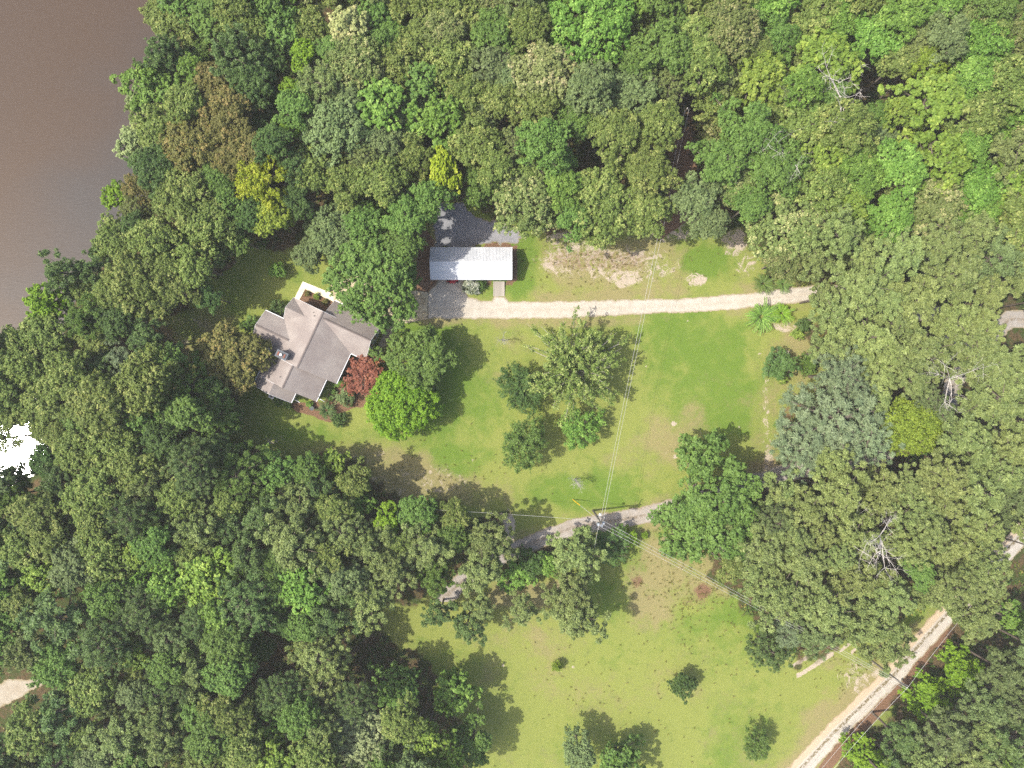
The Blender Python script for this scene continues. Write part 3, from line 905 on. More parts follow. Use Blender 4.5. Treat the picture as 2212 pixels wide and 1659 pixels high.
# ---- trees that stand out in the photograph: (kind, x, y, size, colour, height, label)
T = tree
SPECIAL = [
    ('dense', 862, 868, 156, 'bright green', 8.5, 'round bright green broadleaf tree on the lawn, touching the red maple'),
    ('oak', 924, 776, 140, 'mid-green', 8.5, 'mid-green broadleaf tree on the lawn between house corner and gravel driveway'),
    ('shrub', 790, 808, 86, 'red', 3.6, 'rust-red Japanese maple beside the house front corner'),
    ('radial', 1240, 792, 236, 'pale olive', 10.0, 'large spreading lawn tree with pale branches showing, second from the wires'),
    ('sparse', 1130, 836, 100, 'dark green', 6.0, 'dark green tree tucked against the west side of the large lawn tree'),
    ('sparse', 1126, 956, 104, 'mid-green', 7.5, 'lone green tree on the lawn south of the dark one'),
    ('sparse', 1248, 925, 88, 'fresh green', 5.5, 'yellowish green small tree just below the large lawn tree'),
    ('bigoak', 812, 590, 204, 'mid-green', 13.5, 'large green tree overhanging the concrete pad beside the house'),
    ('oak', 672, 548, 70, 'grey-green', 8.0, 'small grey-green tree at the lawn edge above the concrete walk'),
    ('sparse', 570, 392, 142, 'yellow', 15.5, 'vivid yellow tree in the woods above the house'),
    ('leafy', 592, 468, 84, 'lime', 13.5, 'yellow-lime crown directly below the vivid yellow tree'),
    ('leafy', 958, 366, 84, 'yellow', 15, 'narrow yellow tree in the woods above the metal-roofed shed'),
    ('bigoak', 496, 762, 150, 'brownish olive', 8.5, 'brownish olive tree against the west corner of the house'),
    ('bigoak', 1716, 486, 176, 'tan olive', 13, 'large tan-olive oak overhanging the north edge of the clearing'),
    ('oak', 1175, 160, 150, 'tan green', 16, 'pale tan-flowered oak in the middle of the top woods'),
    ('bigoak', 1282, 62, 200, 'fresh green', 16.5, 'very large fresh green round crown at the top edge of the photo'),
    ('leafy', 757, 62, 92, 'cream green', 16, 'cream-tinted pale tree near the top edge, left of centre'),
    ('bigoak', 1532, 1104, 246, 'mid-green', 12, 'huge dense fine-leaved tree beside the dirt track, right of the utility pole'),
    ('finepine', 1800, 905, 210, 'blue-green', 15, 'large blue-green pine at the east edge of the lawn'),
    ('finepine', 1738, 965, 130, 'blue-green', 13, 'blue-green pine leaning over the lawn below the largest blue-green one'),
    ('finepine', 1822, 812, 110, 'blue-green', 15, 'blue-green pine at the head of the blue-green pair'),
    ('finepine', 1870, 940, 130, 'blue-green', 14.5, 'blue-green pine on the far side of the blue-green pair, beside the lime-yellow tree'),
    ('dense', 1962, 918, 132, 'lime', 14, 'lime-yellow tree right of the blue-green pines'),
    ('dense', 1850, 372, 132, 'fresh green', 15, 'round fresh green crown in the right-hand woods above the clearing'),
    ('leafy', 1640, 168, 130, 'yellow-green', 15, 'yellow-green tree in the top woods, left of the bleached dead tree'),
    ('leafy', 958, 268, 118, 'fresh green', 15.5, 'soft light green crown just above the narrow yellow tree'),
    ('finepine', 497, 905, 60, 'mid-green', 6, 'small green tree at the shaded lawn edge below the brownish olive tree'),
    ('shrub', 1683, 788, 68, 'dark green', 3.6, 'small dark rounded tree near the east edge of the lawn'),
    ('cedar', 1748, 788, 52, 'mid-green', 3.8, 'small conifer beside the dark rounded tree'),
    ('shrub', 1689, 816, 26, 'yellow-green', 1.5, 'little yellowish bush at the foot of the dark rounded tree'),
    ('frond', 1646, 683, 78, 'fresh green', 2.2, 'large fronded bright shrub just below the driveway'),
    ('frond', 1690, 676, 52, 'bright green', 1.8, 'smaller fronded shrub right of the large one below the driveway'),
    ('frond', 1650, 612, 52, 'mid-green', 1.8, 'fronded shrub on the upper side of the driveway'),
    ('frond', 1692, 614, 40, 'mid-green', 1.6, 'second fronded shrub on the upper side of the driveway'),
    ('shrub', 1735, 702, 32, 'dark green', 1.6, 'dark shrub at the edge of the pines below the driveway end'),
    ('shrub', 1722, 722, 26, 'yellow-green', 1.2, 'yellowish scrub bush near the driveway end'),
    ('shrub', 1682, 918, 22, 'mid-green', 1.1, 'tiny green bush at the foot of the blue-green pines'),
    ('cedar', 1204, 1440, 28, 'lime', 2.6, 'small yellow conifer alone in the lower field'),
    ('leafy', 1474, 1476, 56, 'dark green', 4.0, 'small dark tree alone in the lower field'),
    ('sparse', 1636, 1606, 62, 'mid-green', 4.6, 'small leafy tree at the bottom of the lower field near the road'),
    ('finepine', 1664, 1402, 96, 'dark pine', 8.5, 'dark pine standing forward at the upper edge of the lower field'),
    ('leafy', 980, 1488, 92, 'fresh green', 8.5, 'light green tree at the left edge of the lower field'),
    ('leafy', 862, 1488, 100, 'mid-green', 9.0, 'sparse green tree in the dark gap left of the lower field'),
    ('oak', 1022, 1604, 96, 'mid-green', 8.0, 'green tree near the bottom edge casting shade on the lower field'),
    ('oak', 1250, 1622, 84, 'grey-green', 7, 'grey-green tree at the bottom edge of the lower field'),
    ('leafy', 1338, 1642, 100, 'mid-green', 7.5, 'broad green tree at the bottom edge beside the grey-green one'),
    ('bigoak', 768, 1604, 190, 'hazy grey-green', 11, 'large pale grey-green crown at the bottom edge'),
    ('shrub', 1354, 1160, 46, 'bright green', 2.6, 'bright green bush under the wires beside the dirt track'),
    ('shrub', 1392, 1156, 17, 'bright green', 1.0, 'tiny bright bush right of the bush under the wires'),
    ('shrub', 1318, 1178, 84, 'dark green', 4.2, 'dark thicket tree below the utility pole'),
    ('pine', 1245, 1196, 118, 'pine green', 11, 'upper one of two pines standing in the gap between the clearings'),
    ('pine', 1240, 1330, 116, 'pine green', 11, 'pine at the top of the lower field casting a long shadow'),
    ('pine', 1232, 1275, 96, 'pine green', 11.5, 'middle pine of the column between the two clearings'),
    ('openpine', 950, 1322, 70, 'dark pine', 9, 'slender pine leaning over the left end of the lower field'),
    ('openpine', 1010, 1350, 80, 'dark pine', 9, 'slender pine beside the leftmost slender one'),
    ('openpine', 1042, 1312, 60, 'pine green', 9, 'slender pine third along the top of the lower field'),
    ('openpine', 1130, 1322, 78, 'pine green', 8.5, 'slender pine alone on bare ground at the top of the lower field'),
    ('leafy', 716, 1000, 66, 'yellow-green', 7.5, 'small yellow-green tree on the shaded south edge of the lawn'),
    ('oak', 2078, 1450, 96, 'bright green', 6.5, 'bright green tree right of the dirt road verge, the upper of three'),
    ('oak', 2002, 1506, 92, 'bright green', 6.0, 'bright green tree right of the dirt road verge, the middle of three'),
    ('oak', 1872, 1642, 96, 'bright green', 5.5, 'bright green tree right of the dirt road verge at the bottom edge'),
    ('leafy', 2190, 1340, 70, 'fresh green', 7, 'fresh green tree near the right edge below the road gap'),
    ('leafy', 330, 196, 118, 'fresh green', 13.5, 'fresh green tree overhanging the lake shore, upper left'),
    ('leafy', 300, 218, 44, 'pale green', 10, 'pale willow-like tree hanging over the lake'),
    ('leafy', 420, 160, 80, 'fresh green', 14.5, 'fresh green crown right of the one overhanging the lake'),
    ('leafy', 292, 308, 74, 'pale green', 10, 'pale blue-green tree at the lake shore'),
    ('bigoak', 500, 248, 124, 'brownish olive', 16, 'brownish olive crown in the woods near the upper lake shore'),
    ('bigoak', 424, 320, 140, 'brownish olive', 15, 'brownish olive crown above the lake shore bend'),
    ('bigoak', 405, 432, 140, 'olive', 15, 'wide olive oak left of the vivid yellow tree'),
    ('leafy', 256, 420, 60, 'bright green', 9.5, 'bright green tree at the waterline halfway down the lake shore'),
    ('finepine', 292, 452, 66, 'yellowish pine', 11, 'feathery yellowish pine behind the shore, mid lake'),
    ('openpine', 140, 590, 96, 'dark pine', 13.5, 'spiky dark pine at the lake shore bottom'),
    ('openpine', 212, 586, 90, 'dark pine', 13, 'second spiky pine at the lake shore bottom'),
    ('leafy', 108, 656, 96, 'bright green', 11.5, 'bright green tree at the lower lake corner'),
    ('bigoak', 300, 606, 150, 'olive', 14.5, 'wide olive oak left of the shaded lawn'),
    ('openpine', 318, 150, 50, 'dark pine', 12, 'dark narrow pine on the upper lake shore'),
    ('openpine', 262, 775, 74, 'blue-green', 13, 'bluish tufted pine in the dark woods left of the house'),
    ('sparse', 400, 838, 104, 'fresh green', 11, 'open-branched green tree left of the brownish olive tree, lower'),
    ('sparse', 462, 898, 104, 'mid-green', 10.5, 'open-branched green tree at the shaded lawn corner'),
    ('openpine', 132, 1330, 168, 'dark pine', 17, 'big dark pine with crossing bare branches near the left edge'),
    ('dense', 614, 1344, 66, 'dark green', 11, 'small round dark crown beside a dark gap, lower left woods'),
    ('dense', 562, 1402, 62, 'mid-green', 10, 'small round green crown below the round dark one'),
    ('finepine', 690, 1410, 130, 'yellowish pine', 14, 'light olive pine right of the two small round crowns'),
    ('finepine', 690, 1485, 140, 'yellowish pine', 14, 'light olive pine below its twin, lower left woods'),
    ('leafy', 838, 1124, 66, 'bright green', 11, 'small bright green crown on the south side of the lawn'),
    ('leafy', 562, 1566, 112, 'fresh green', 13, 'glossy green broadleaf tree at the bottom edge, lower left'),
    ('leafy', 292, 1408, 66, 'yellow-green', 13.5, 'small yellow-green crown in the lower left woods'),
    ('finepine', 520, 1030, 140, 'mid-green', 13, 'bushy green conifer at the bottom corner of the shaded lawn'),
    ('oak', 1505, 430, 110, 'grey-green', 13, 'grey-green oak beside the wires at the north edge of the clearing'),
    ('bigoak', 1302, 432, 168, 'olive', 13.5, 'wide olive oak above the patchy lawn, right of the gravel pad'),
    ('bigoak', 1132, 428, 156, 'tan olive', 13.5, 'tan-olive oak directly above the gravel pad right end'),
    ('leafy', 655, 120, 62, 'bright green', 15, 'bright green narrow crown left of the cream-tinted tree'),
    ('leafy', 628, 192, 48, 'bright green', 14.5, 'bright green narrow crown, second down in a short chain'),
    ('leafy', 624, 280, 46, 'bright green', 14.5, 'bright green narrow crown, lowest of a short chain'),
    ('sparse', 2000, 135, 70, 'lime', 15, 'lime-tinted crown in the top right woods'),
    # near the house
    ('shrub', 602, 668, 40, 'dark green', 1.8, 'clipped dark shrub in the corner by the west wing'),
    ('shrub', 545, 700, 34, 'mid-green', 1.6, 'green shrub at the end of the west wing'),
    ('shrub', 530, 704, 24, 'dark green', 1.4, 'darker shrub behind the green one at the west wing'),
    ('shrub', 598, 584, 34, 'fresh green', 2.4, 'lone green shrub on the half-shaded lawn above the house'),
    ('shrub', 742, 826, 24, 'fresh green', 1.2, 'small green shrub at the step in the house front wall'),
    ('shrub', 747, 857, 42, 'grey-green', 2.0, 'rounded olive-grey bush in the mulch bed by the red maple'),
    ('frond', 704, 886, 44, 'dark green', 1.7, 'dark spiky shrub in the mulch bed at the house corner'),
    ('shrub', 732, 906, 34, 'dark green', 1.5, 'round dark bush at the lawn edge of the mulch bed'),
    ('shrub', 669, 874, 16, 'fresh green', .8, 'low green plant by the downspout at the house corner'),
    ('shrub', 622, 872, 22, 'mid-green', .9, 'low green plant beside the south end of the house'),
    ('shrub', 600, 866, 20, 'dark green', .9, 'low dark plant at the south end of the house'),
    ('shrub', 1018, 618, 38, 'variegated', 1.7, 'white variegated bush between the shed and the plank ramp'),
    ('shrub', 1038, 614, 24, 'dark green', 1.2, 'dark green bush right of the variegated one'),
    ('shrub', 720, 846, 14, 'mid-green', .8, 'first low bush of the front foundation row'),
    ('shrub', 714, 860, 14, 'mid-green', .8, 'second low bush of the front foundation row'),
    ('shrub', 724, 832, 14, 'fresh green', .8, 'third low bush of the front foundation row'),
    ('shrub', 684, 640, 14, 'yellow-green', .7, 'yellowish plant in the bed enclosed by the concrete walk'),
    ('shrub', 664, 634, 12, 'brownish olive', .6, 'dry brown plant in the bed enclosed by the concrete walk'),
    ('shrub', 703, 652, 14, 'brownish olive', .6, 'dry brown plant at the end of the enclosed bed'),
    ('shrub', 1676, 1438, 9, 'bright green', .5, 'tiny green weed clump by the sandy ruts'),
    ('leafy', 1117, 1238, 72, 'fresh green', 4, 'bright thicket below the dirt track, right one'),
    ('leafy', 1150, 1218, 66, 'dark green', 4, 'dark thicket between dirt track and pines'),
    ('leafy', 1186, 1222, 56, 'fresh green', 4, 'bright green thicket left of the upper gap pine'),
]
for kind, x, y, d, colour, h, label in SPECIAL:
    kw = {}
    if label.startswith('vivid yellow'): kw = dict(sx=.8, sy=1.0)
    if label.startswith('narrow yellow'): kw = dict(sx=.75, sy=1.25)
    if label.startswith('large spreading'): kw = dict(branch=PALE)
    if label.startswith('rust-red'): kw = dict(var=1)
    T(kind, x, y, d, colour, h, label, **kw)

# ---- further trees seen in the woods, by picture position
MANUAL = [
    ('sparse', 6, 946, 60, 'olive', 12), ('oak', 96, 1000, 60, 'dark green', 12), ('pine', 30, 1032, 60, 'dark pine', 12), ('oak', 92, 930, 50, 'olive', 12), ('oak', 20, 898, 60, 'olive', 12),
    # row along the south edge of the lawn
    ('pine', 430, 1140, 120, 'pine green', 15), ('pine', 560, 1120, 120, 'dark pine', 14), ('pine', 650, 1090, 110, 'pine green', 13), ('finepine', 745, 1150, 120, 'pine green', 14),
    ('openpine', 690, 1060, 80, 'dark pine', 12), ('pine', 800, 1180, 100, 'pine green', 14), ('oak', 900, 1110, 90, 'mid-green', 11), ('pine', 925, 1180, 110, 'pine green', 13), ('pine', 1048, 1165, 104, 'pine green', 12),
    ('pine', 1042, 1228, 110, 'pine green', 12), ('oak', 985, 1120, 70, 'olive', 10), ('pine', 800, 1290, 120, 'yellowish pine', 14), ('pine', 850, 1230, 100, 'pine green', 14), ('pine', 940, 1240, 90, 'mid-green', 12),
    ('leafy', 770, 1092, 66, 'fresh green', 10), ('leafy', 600, 1020, 90, 'mid-green', 11),
    ('oak', 230, 1190, 130, 'olive', 15), ('oak', 120, 1165, 96, 'olive', 15), ('oak', 340, 1170, 100, 'mid-green', 15), ('pine', 330, 1040, 104, 'pine green', 15), ('oak', 215, 1060, 124, 'olive', 15),
    ('oak', 240, 1290, 104, 'mid-green', 15), ('leafy', 368, 1262, 100, 'fresh green', 15), ('finepine', 372, 1372, 116, 'grey-green', 15), ('oak', 210, 1480, 120, 'olive', 14), ('oak', 180, 1080, 96, 'olive', 15),
    ('finepine', 345, 1490, 96, 'dark pine', 14), ('leafy', 430, 1530, 100, 'mid-green', 13), ('oak', 110, 870, 120, 'olive', 13), ('oak', 60, 800, 110, 'olive', 12.5), ('oak', 160, 800, 110, 'olive', 14.5),
    ('pine', 55, 880, 70, 'yellowish pine', 12), ('oak', 250, 960, 120, 'olive', 15), ('oak', 300, 1010, 100, 'olive', 15), ('oak', 350, 950, 100, 'dark green', 14), ('pine', 130, 1040, 96, 'dark pine', 15), ('oak', 40, 740, 90, 'olive', 11.5),
    ('pine', 180, 690, 96, 'mid-green', 14), ('oak', 260, 690, 104, 'dark green', 13), ('leafy', 110, 980, 60, 'dark green', 12), ('pine', 30, 1070, 90, 'mid-green', 14),
    # north edge of the clearing
    ('oak', 1400, 452, 96, 'olive', 13), ('oak', 1235, 470, 80, 'mid-green', 12.5), ('oak', 1215, 400, 90, 'fresh green', 14), ('oak', 880, 470, 104, 'mid-green', 14.5), ('oak', 926, 430, 90, 'mid-green', 14.5), ('oak', 872, 530, 84, 'mid-green', 13.5), ('oak', 1530, 480, 84, 'grey-green', 12),
    ('oak', 1620, 440, 90, 'mid-green', 13), ('oak', 790, 490, 100, 'mid-green', 12.5), ('bigoak', 730, 510, 130, 'grey-green', 12), ('oak', 1400, 370, 110, 'olive', 15), ('oak', 1425, 270, 100, 'olive', 15.5), ('oak', 1560, 350, 110, 'mid-green', 15),
    ('oak', 450, 480, 110, 'olive', 14), ('oak', 340, 520, 110, 'olive', 14), ('oak', 420, 570, 110, 'olive', 13), ('oak', 250, 520, 90, 'olive', 12), ('oak', 450, 640, 60, 'dark green', 10), ('oak', 380, 620, 80, 'olive', 12.5),
    ('oak', 540, 460, 80, 'dark green', 13), ('oak', 640, 430, 70, 'dark green', 13), ('bigoak', 1690, 560, 90, 'tan olive', 11),
    # pines right of the lawn
    ('pine', 1860, 620, 120, 'pine green', 15), ('pine', 1800, 680, 110, 'pine green', 13), ('pine', 1880, 730, 130, 'yellowish pine', 15), ('pine', 1800, 760, 96, 'pine green', 13), ('pine', 1950, 560, 130, 'pine green', 16),
    ('pine', 2060, 590, 120, 'pine green', 16), ('pine', 1980, 650, 120, 'yellowish pine', 16), ('pine', 1990, 760, 130, 'pine green', 16), ('pine', 2150, 560, 130, 'grey-green', 16), ('pine', 1780, 640, 70, 'pine green', 11),
    ('pine', 2150, 860, 130, 'pine green', 16), ('pine', 1900, 810, 96, 'yellowish pine', 14), ('pine', 2080, 950, 120, 'pine green', 16), ('pine', 1905, 1060, 110, 'yellowish pine', 15), ('openpine', 1690, 1070, 96, 'pine green', 12),
    # lower right pine block
    ('pine', 1640, 1180, 130, 'pine green', 14), ('pine', 1740, 1100, 110, 'yellowish pine', 14), ('pine', 1840, 1150, 120, 'yellowish pine', 15), ('pine', 1730, 1220, 130, 'pine green', 15), ('pine', 1670, 1290, 120, 'pine green', 14),
    ('pine', 1780, 1320, 130, 'pine green', 15), ('pine', 1850, 1250, 120, 'yellowish pine', 15), ('pine', 1880, 1350, 120, 'pine green', 15), ('pine', 1920, 1290, 100, 'pine green', 15), ('openpine', 1915, 1405, 100, 'pine green', 11), ('pine', 1760, 1370, 90, 'grey-green', 13),
    ('pine', 2030, 1280, 100, 'pine green', 14), ('pine', 2110, 1330, 110, 'pine green', 14), ('pine', 2060, 1180, 110, 'yellowish pine', 15), ('pine', 1960, 1190, 100, 'yellowish pine', 15),
    ('pine', 1950, 1600, 96, 'dark pine', 12), ('pine', 2050, 1585, 110, 'grey-green', 15), ('pine', 2130, 1530, 110, 'grey-green', 15), ('pine', 2170, 1450, 96, 'grey-green', 15), ('pine', 2110, 1640, 110, 'pine green', 15), ('pine', 2000, 1650, 90, 'pine green', 14),
]
for kind, x, y, d, colour, h in MANUAL:
    T(kind, x, y, d, colour, h)

# ---- the rest of the woods
LAKE_VIS = np.array([(300, -20), (312, 60), (318, 130), (296, 205), (270, 285), (285, 380), (232, 440), (240, 470), (195, 550), (150, 560), (90, 590), (78, 640), (62, 690), (0, 705), (-60, 720), (-300, 700), (-300, -400), (300, -400)], float)
GLINT = np.array([(-80, 960), (20, 940), (50, 930), (68, 955), (64, 980), (44, 1000), (-80, 1010)], float)
PATHG = np.array([(-80, 1470), (95, 1448), (95, 1480), (-80, 1570)], float)
HOLES = [(420, 700, 84, 60), (1485, 320, 34, 130), (1880, 190, 60, 36), (1960, 290, 46, 20), (2052, 840, 20, 26), (2185, 1180, 36, 44), (2205, 682, 14, 8), (635, 1430, 34, 26), (600, 1380, 20, 20), (2000, 1300, 26, 36),
         (800, 1420, 60, 40), (840, 1380, 60, 40), (1690, 1020, 60, 20), (1905, 1175, 34, 34), (1960, 985, 40, 16), (1270, 330, 22, 22), (690, 445, 22, 34)]
CLEAR_A = np.array(CLEAR, float)


def species(x, y, r):
    u, w = r.uniform(), r.uniform()
    def pick(*opts):
        t = 0
        for p, *rest in opts:
            t += p
            if u < t: return rest
        return opts[-1][1:]
    if x > 1640 and y > 500 and not (x > 1900 and y > 1400):
        k = pick((.42, 'pine', 'pine green'), (.24, 'pine', 'yellowish pine'), (.12, 'finepine', 'grey-green'), (.12, 'openpine', 'pine green'), (.05, 'oak', 'mid-green'), (.05, 'pine', 'blue-green'))
    elif x > 1800 and y > 1400:
        k = pick((.4, 'pine', 'pine green'), (.25, 'pine', 'grey-green'), (.2, 'openpine', 'dark pine'), (.15, 'oak', 'fresh green'))
    elif y < 520 and x > 1500:
        k = pick((.22, 'oak', 'olive'), (.2, 'oak', 'mid-green'), (.14, 'bigoak', 'tan olive'), (.10, 'leafy', 'yellow-green'), (.22, 'oak', 'fresh green'), (.06, 'pine', 'pine green'), (.06, 'oak', 'grey-green'))
    elif y < 520 and x > 640:
        k = pick((.3, 'oak', 'olive'), (.24, 'oak', 'mid-green'), (.12, 'bigoak', 'tan olive'), (.1, 'leafy', 'mid-green'), (.12, 'oak', 'grey-green'), (.06, 'leafy', 'fresh green'), (.06, 'finepine', 'pine green'))
    elif y < 560:
        k = pick((.26, 'oak', 'olive'), (.22, 'oak', 'mid-green'), (.1, 'bigoak', 'brownish olive'), (.16, 'pine', 'dark pine'), (.12, 'leafy', 'mid-green'), (.14, 'oak', 'dark green'))
    elif y < 1000:
        k = pick((.42, 'oak', 'olive'), (.22, 'oak', 'dark green'), (.18, 'pine', 'dark pine'), (.18, 'leafy', 'mid-green'))
    else:
        k = pick((.22, 'oak', 'olive'), (.16, 'oak', 'mid-green'), (.2, 'pine', 'pine green'), (.14, 'finepine', 'dark pine'), (.1, 'leafy', 'fresh green'), (.08, 'oak', 'grey-green'), (.06, 'openpine', 'dark pine'), (.04, 'leafy', 'yellow-green'))
    return k


def base_blocked(*q):
    return (pdist(*q, ROAD_C)[0] < 48) | (pdist(*q, MID_C)[0] < 24) | (pdist(*q, DRIVE_C)[0] < 26) | (sdist(*q, np.array(VERGE, float)) < 4)


def fill():
    r = np.random.default_rng(2024)
    pts = [(t['x'], t['y'], t['d'] / 2) for t in TREES if t['kind'] not in ('shrub', 'cedar', 'frond')]
    n_try = 26000
    cx = r.uniform(-50, 2262, n_try); cy = r.uniform(-50, 1709, n_try)
    # trees are tested by where they show; the clearing is widened by their own size
    sc = sdist(cx, cy, CLEAR_A); sl = sdist(cx, cy, LAKE_VIS); sg = sdist(cx, cy, GLINT); sp = sdist(cx, cy, PATHG)
    bx, by = CX + (cx - CX) * .9, CY + (cy - CY) * .9
    blocked = base_blocked(bx, by) | (sdist(bx, by, CLEAR_A) < np.where(cx < 900, -18, 6))
    stage = [(0, .74, 108), (9000, .66, 88), (17000, .60, 66)]
    for i in range(n_try):
        base = [s for s in stage if i >= s[0]][-1]
        x, y = cx[i], cy[i]
        d = base[2] * r.uniform(.82, 1.22)
        if min(sc[i], sl[i]) < d * .46 or sg[i] < d * .5 or sp[i] < d * .5: continue
        if any(((x - hx) / (hw + d * .42)) ** 2 + ((y - hy) / (hh + d * .42)) ** 2 < 1 for hx, hy, hw, hh in HOLES): continue
        if blocked[i]: continue
        ok = True
        for (px, py, pr) in pts:
            if (x - px) ** 2 + (y - py) ** 2 < (base[1] * (pr + d / 2)) ** 2:
                ok = False; break
        if not ok: continue
        pts.append((x, y, d / 2))
        kind, colour = species(x, y, r)
        edge = min(sc[i], sl[i])
        h = (12.0 if edge < 80 else 14.5) + r.uniform(-1.2, 2.6) + (1.2 if 'pine' in kind else 0) - (2.5 if d < 70 else 0)
        if kind == 'bigoak': d *= 1.2
        tree(kind, x, y, d * 1.12, colour, h)


fill()


# ---- dead trees and bare bushes
def snag(seed, ht, spread, r0, levels=3, n0=7):
    r = np.random.default_rng(seed)
    mb = MB()
    def grow(p, d, ln, rad, lv):
        pts, q, dd = [p], p, d
        for k in range(3):
            dd = unit(dd + r.normal(0, .16, 3))
            q = q + dd * ln / 3
            pts.append(q)
        mb.tube(pts, [rad, rad * .8, rad * .6, rad * .35], 5 if lv == 0 else 3, False)
        if lv < levels:
            for k in range(n0 if lv == 0 else 4):
                t = r.uniform(.35, 1)
                b = pts[min(3, 1 + int(t * 2.9))]
                nd = unit(dd * .5 + np.array([*r.normal(0, spread, 2), r.uniform(0, .5)]))
                grow(b, nd, ln * r.uniform(.4, .65), rad * .45, lv + 1)
    grow(np.zeros(3), np.array([0, 0, 1.0]), ht, r0, 0)
    return mb

def dead(x, y, ht, label, seed, spread=.9, r0=.16, base=True, n0=7, levels=3, rot=0.0, mat=DEADW, cat='dead tree', nm='dead_tree'):
    p = gp(x, y, ht * .9)
    root = bpy.data.objects.new(nm, None); COL.objects.link(root); root.location = (p[0], p[1], 0); root.rotation_euler = (0, 0, rot)
    MB().tube([(0, 0, 0), (0, 0, ht * .5)], [r0 * 1.3, r0], 6).build("trunk", mat, root)
    snag(seed, ht * .5, spread, r0, levels, n0).build("branches", mat, root, loc=(0, 0, ht * .45))
    tag(root, label, cat)
    return root

dead(1822, 196, 15.5, 'bleached white dead tree with long bare limbs in the top right woods', 5, 1.1, .17, n0=9)
dead(1905, 1178, 15, 'grey dead tree crown with dense bare twigs among the pines', 9, .8, .13, n0=11)
dead(896, 1588, 8.5, 'bare grey dead tree at the bottom edge beside the pale crown', 14, .8, .09, n0=9)
dead(2082, 535, 12, 'broken bare tree at the edge of the right-hand pines', 22, 1.0, .1)
dead(1712, 352, 14.5, 'small bare snag in the right-hand woods above the clearing', 31, 1.0, .09, n0=5)
dead(2062, 800, 15, 'bare-topped tree beside the light sandy gap', 41, 1.0, .1)
GREYTW = plain("grey_twigs", L(176, 172, 160, .62), .9, .1, .2, 4)
dead(1246, 1040, 3.6, 'small bare grey bush near the bottom of the lawn', 51, 1.0, .09, n0=18, mat=GREYTW, cat='bare bush', nm='bare_bush')
dead(1084, 733, 3.6, 'tiny nearly bare sapling on the upper lawn', 57, .8, .08, n0=11, mat=GREYTW, cat='bare bush', nm='bare_bush')

# ------------------------------------------------------------------ undergrowth, grass tufts
def scatter():
    r = np.random.default_rng(8)
    n = 5200
    X = r.uniform(-86, 86, n * 2); Y = r.uniform(-66, 66, n * 2)
    P, Qy = X / K + CX, -Y / K + CY
    sc = sdist(P, Qy, CLEAR_A)
    dl = sdist(X, Y, SHORE_W)
    rd = np.minimum(np.minimum(pdist(P, Qy, ROAD_C)[0], pdist(P, Qy, MID_C)[0]), np.minimum(pdist(P, Qy, DRIVE_C)[0], np.abs(sdist(P, Qy, SP))))
    keep = (sc > 6) & (dl > .5) & (rd > 34) & (sdist(P, Qy, SP) > 8) & (fbm(X * .12, Y * .12, 55) > .3)
    X, Y = X[keep][:n], Y[keep][:n]
    V, Tt, B = [], [], []
    for x, y in zip(X, Y):
        k = int(r.integers(14, 34)); q = r.uniform(.35, 1.0)
        d = unit(r.normal(size=(k, 3)) + np.array([0, 0, .5])); d[:, 2] = np.abs(d[:, 2])
        c = np.array([x, y, .1]) + d * q * np.array([1, 1, r.uniform(.6, 1.4)])
        V.append(leaf_quads(c, unit(d * .5 + r.normal(size=(k, 3)) * .5 + np.array([0, 0, .5])), r.uniform(.2, .42, k), .6, r))
        Tt.append(r.uniform(0, 1, k)); B.append(np.full(k, r.uniform()))
    me = pack("undergrowth", np.concatenate(V), np.concatenate(Tt), np.concatenate(B), [LM("undergrowth_leaves", (60, 92, 36), (112, 146, 60), (150, 140, 70))])
    tag(link("undergrowth", me), 'leafy green undergrowth scattered over the forest floor between the trunks', 'undergrowth', kind='stuff')
    # coarse grass tufts and dead stems in the rough parts of the field
    n = 9000
    X = r.uniform(-46, 78, n * 4); Y = r.uniform(-64, 30, n * 4)
    P, Qy = X / K + CX, -Y / K + CY
    rough = np.zeros(len(X))
    for cx, cy, rx, ry, a in ((1480, 1260, 100, 90, .9), (1520, 1276, 26, 24, 1.4), (1376, 1258, 18, 18, 1.4), (1870, 1470, 50, 60, 1.2), (1400, 1480, 360, 170, .07), (820, 1020, 200, 50, .5), (1300, 570, 160, 50, .5), (690, 640, 30, 14, .0), (1240, 1268, 160, 30, .4)):
        rough = np.maximum(rough, a * np.exp(-(((P - cx) / rx) ** 2 + ((Qy - cy) / ry) ** 2)))
    rough = rough * (fbm(X * .3, Y * .3, 91) * 1.6)
    keep = (sdist(P, Qy, CLEAR_A) < -6) & (pdist(P, Qy, ROAD_C)[0] > 44) & (r.uniform(size=len(X)) < rough) & (np.minimum(pdist(P, Qy, MID_C)[0], pdist(P, Qy, DRIVE_C)[0]) > 24)
    X, Y = X[keep][:n], Y[keep][:n]
    V, Tt, B = [], [], []
    for x, y in zip(X, Y):
        k = 9
        d = unit(np.stack([r.normal(0, .55, k), r.normal(0, .55, k), np.ones(k)], -1))
        ln = r.uniform(.2, .5, k)
        c = np.array([x, y, 0]) + d * ln[:, None] * .5
        V.append(leaf_quads(c, unit(np.cross(d, r.normal(size=(k, 3)))), ln, .16, r, .1, d))
        Tt.append(r.uniform(0, 1, k)); B.append(np.full(k, r.uniform()))
    me = pack("field_grass", np.concatenate(V), np.concatenate(Tt), np.concatenate(B), [LM("dry_grass_blades", (120, 112, 62), (190, 176, 112), (156, 168, 70))])
    tag(link("rough_grass", me), 'coarse dry grass tufts growing through the rough parts of the fields', 'grass', kind='stuff')


scatter()

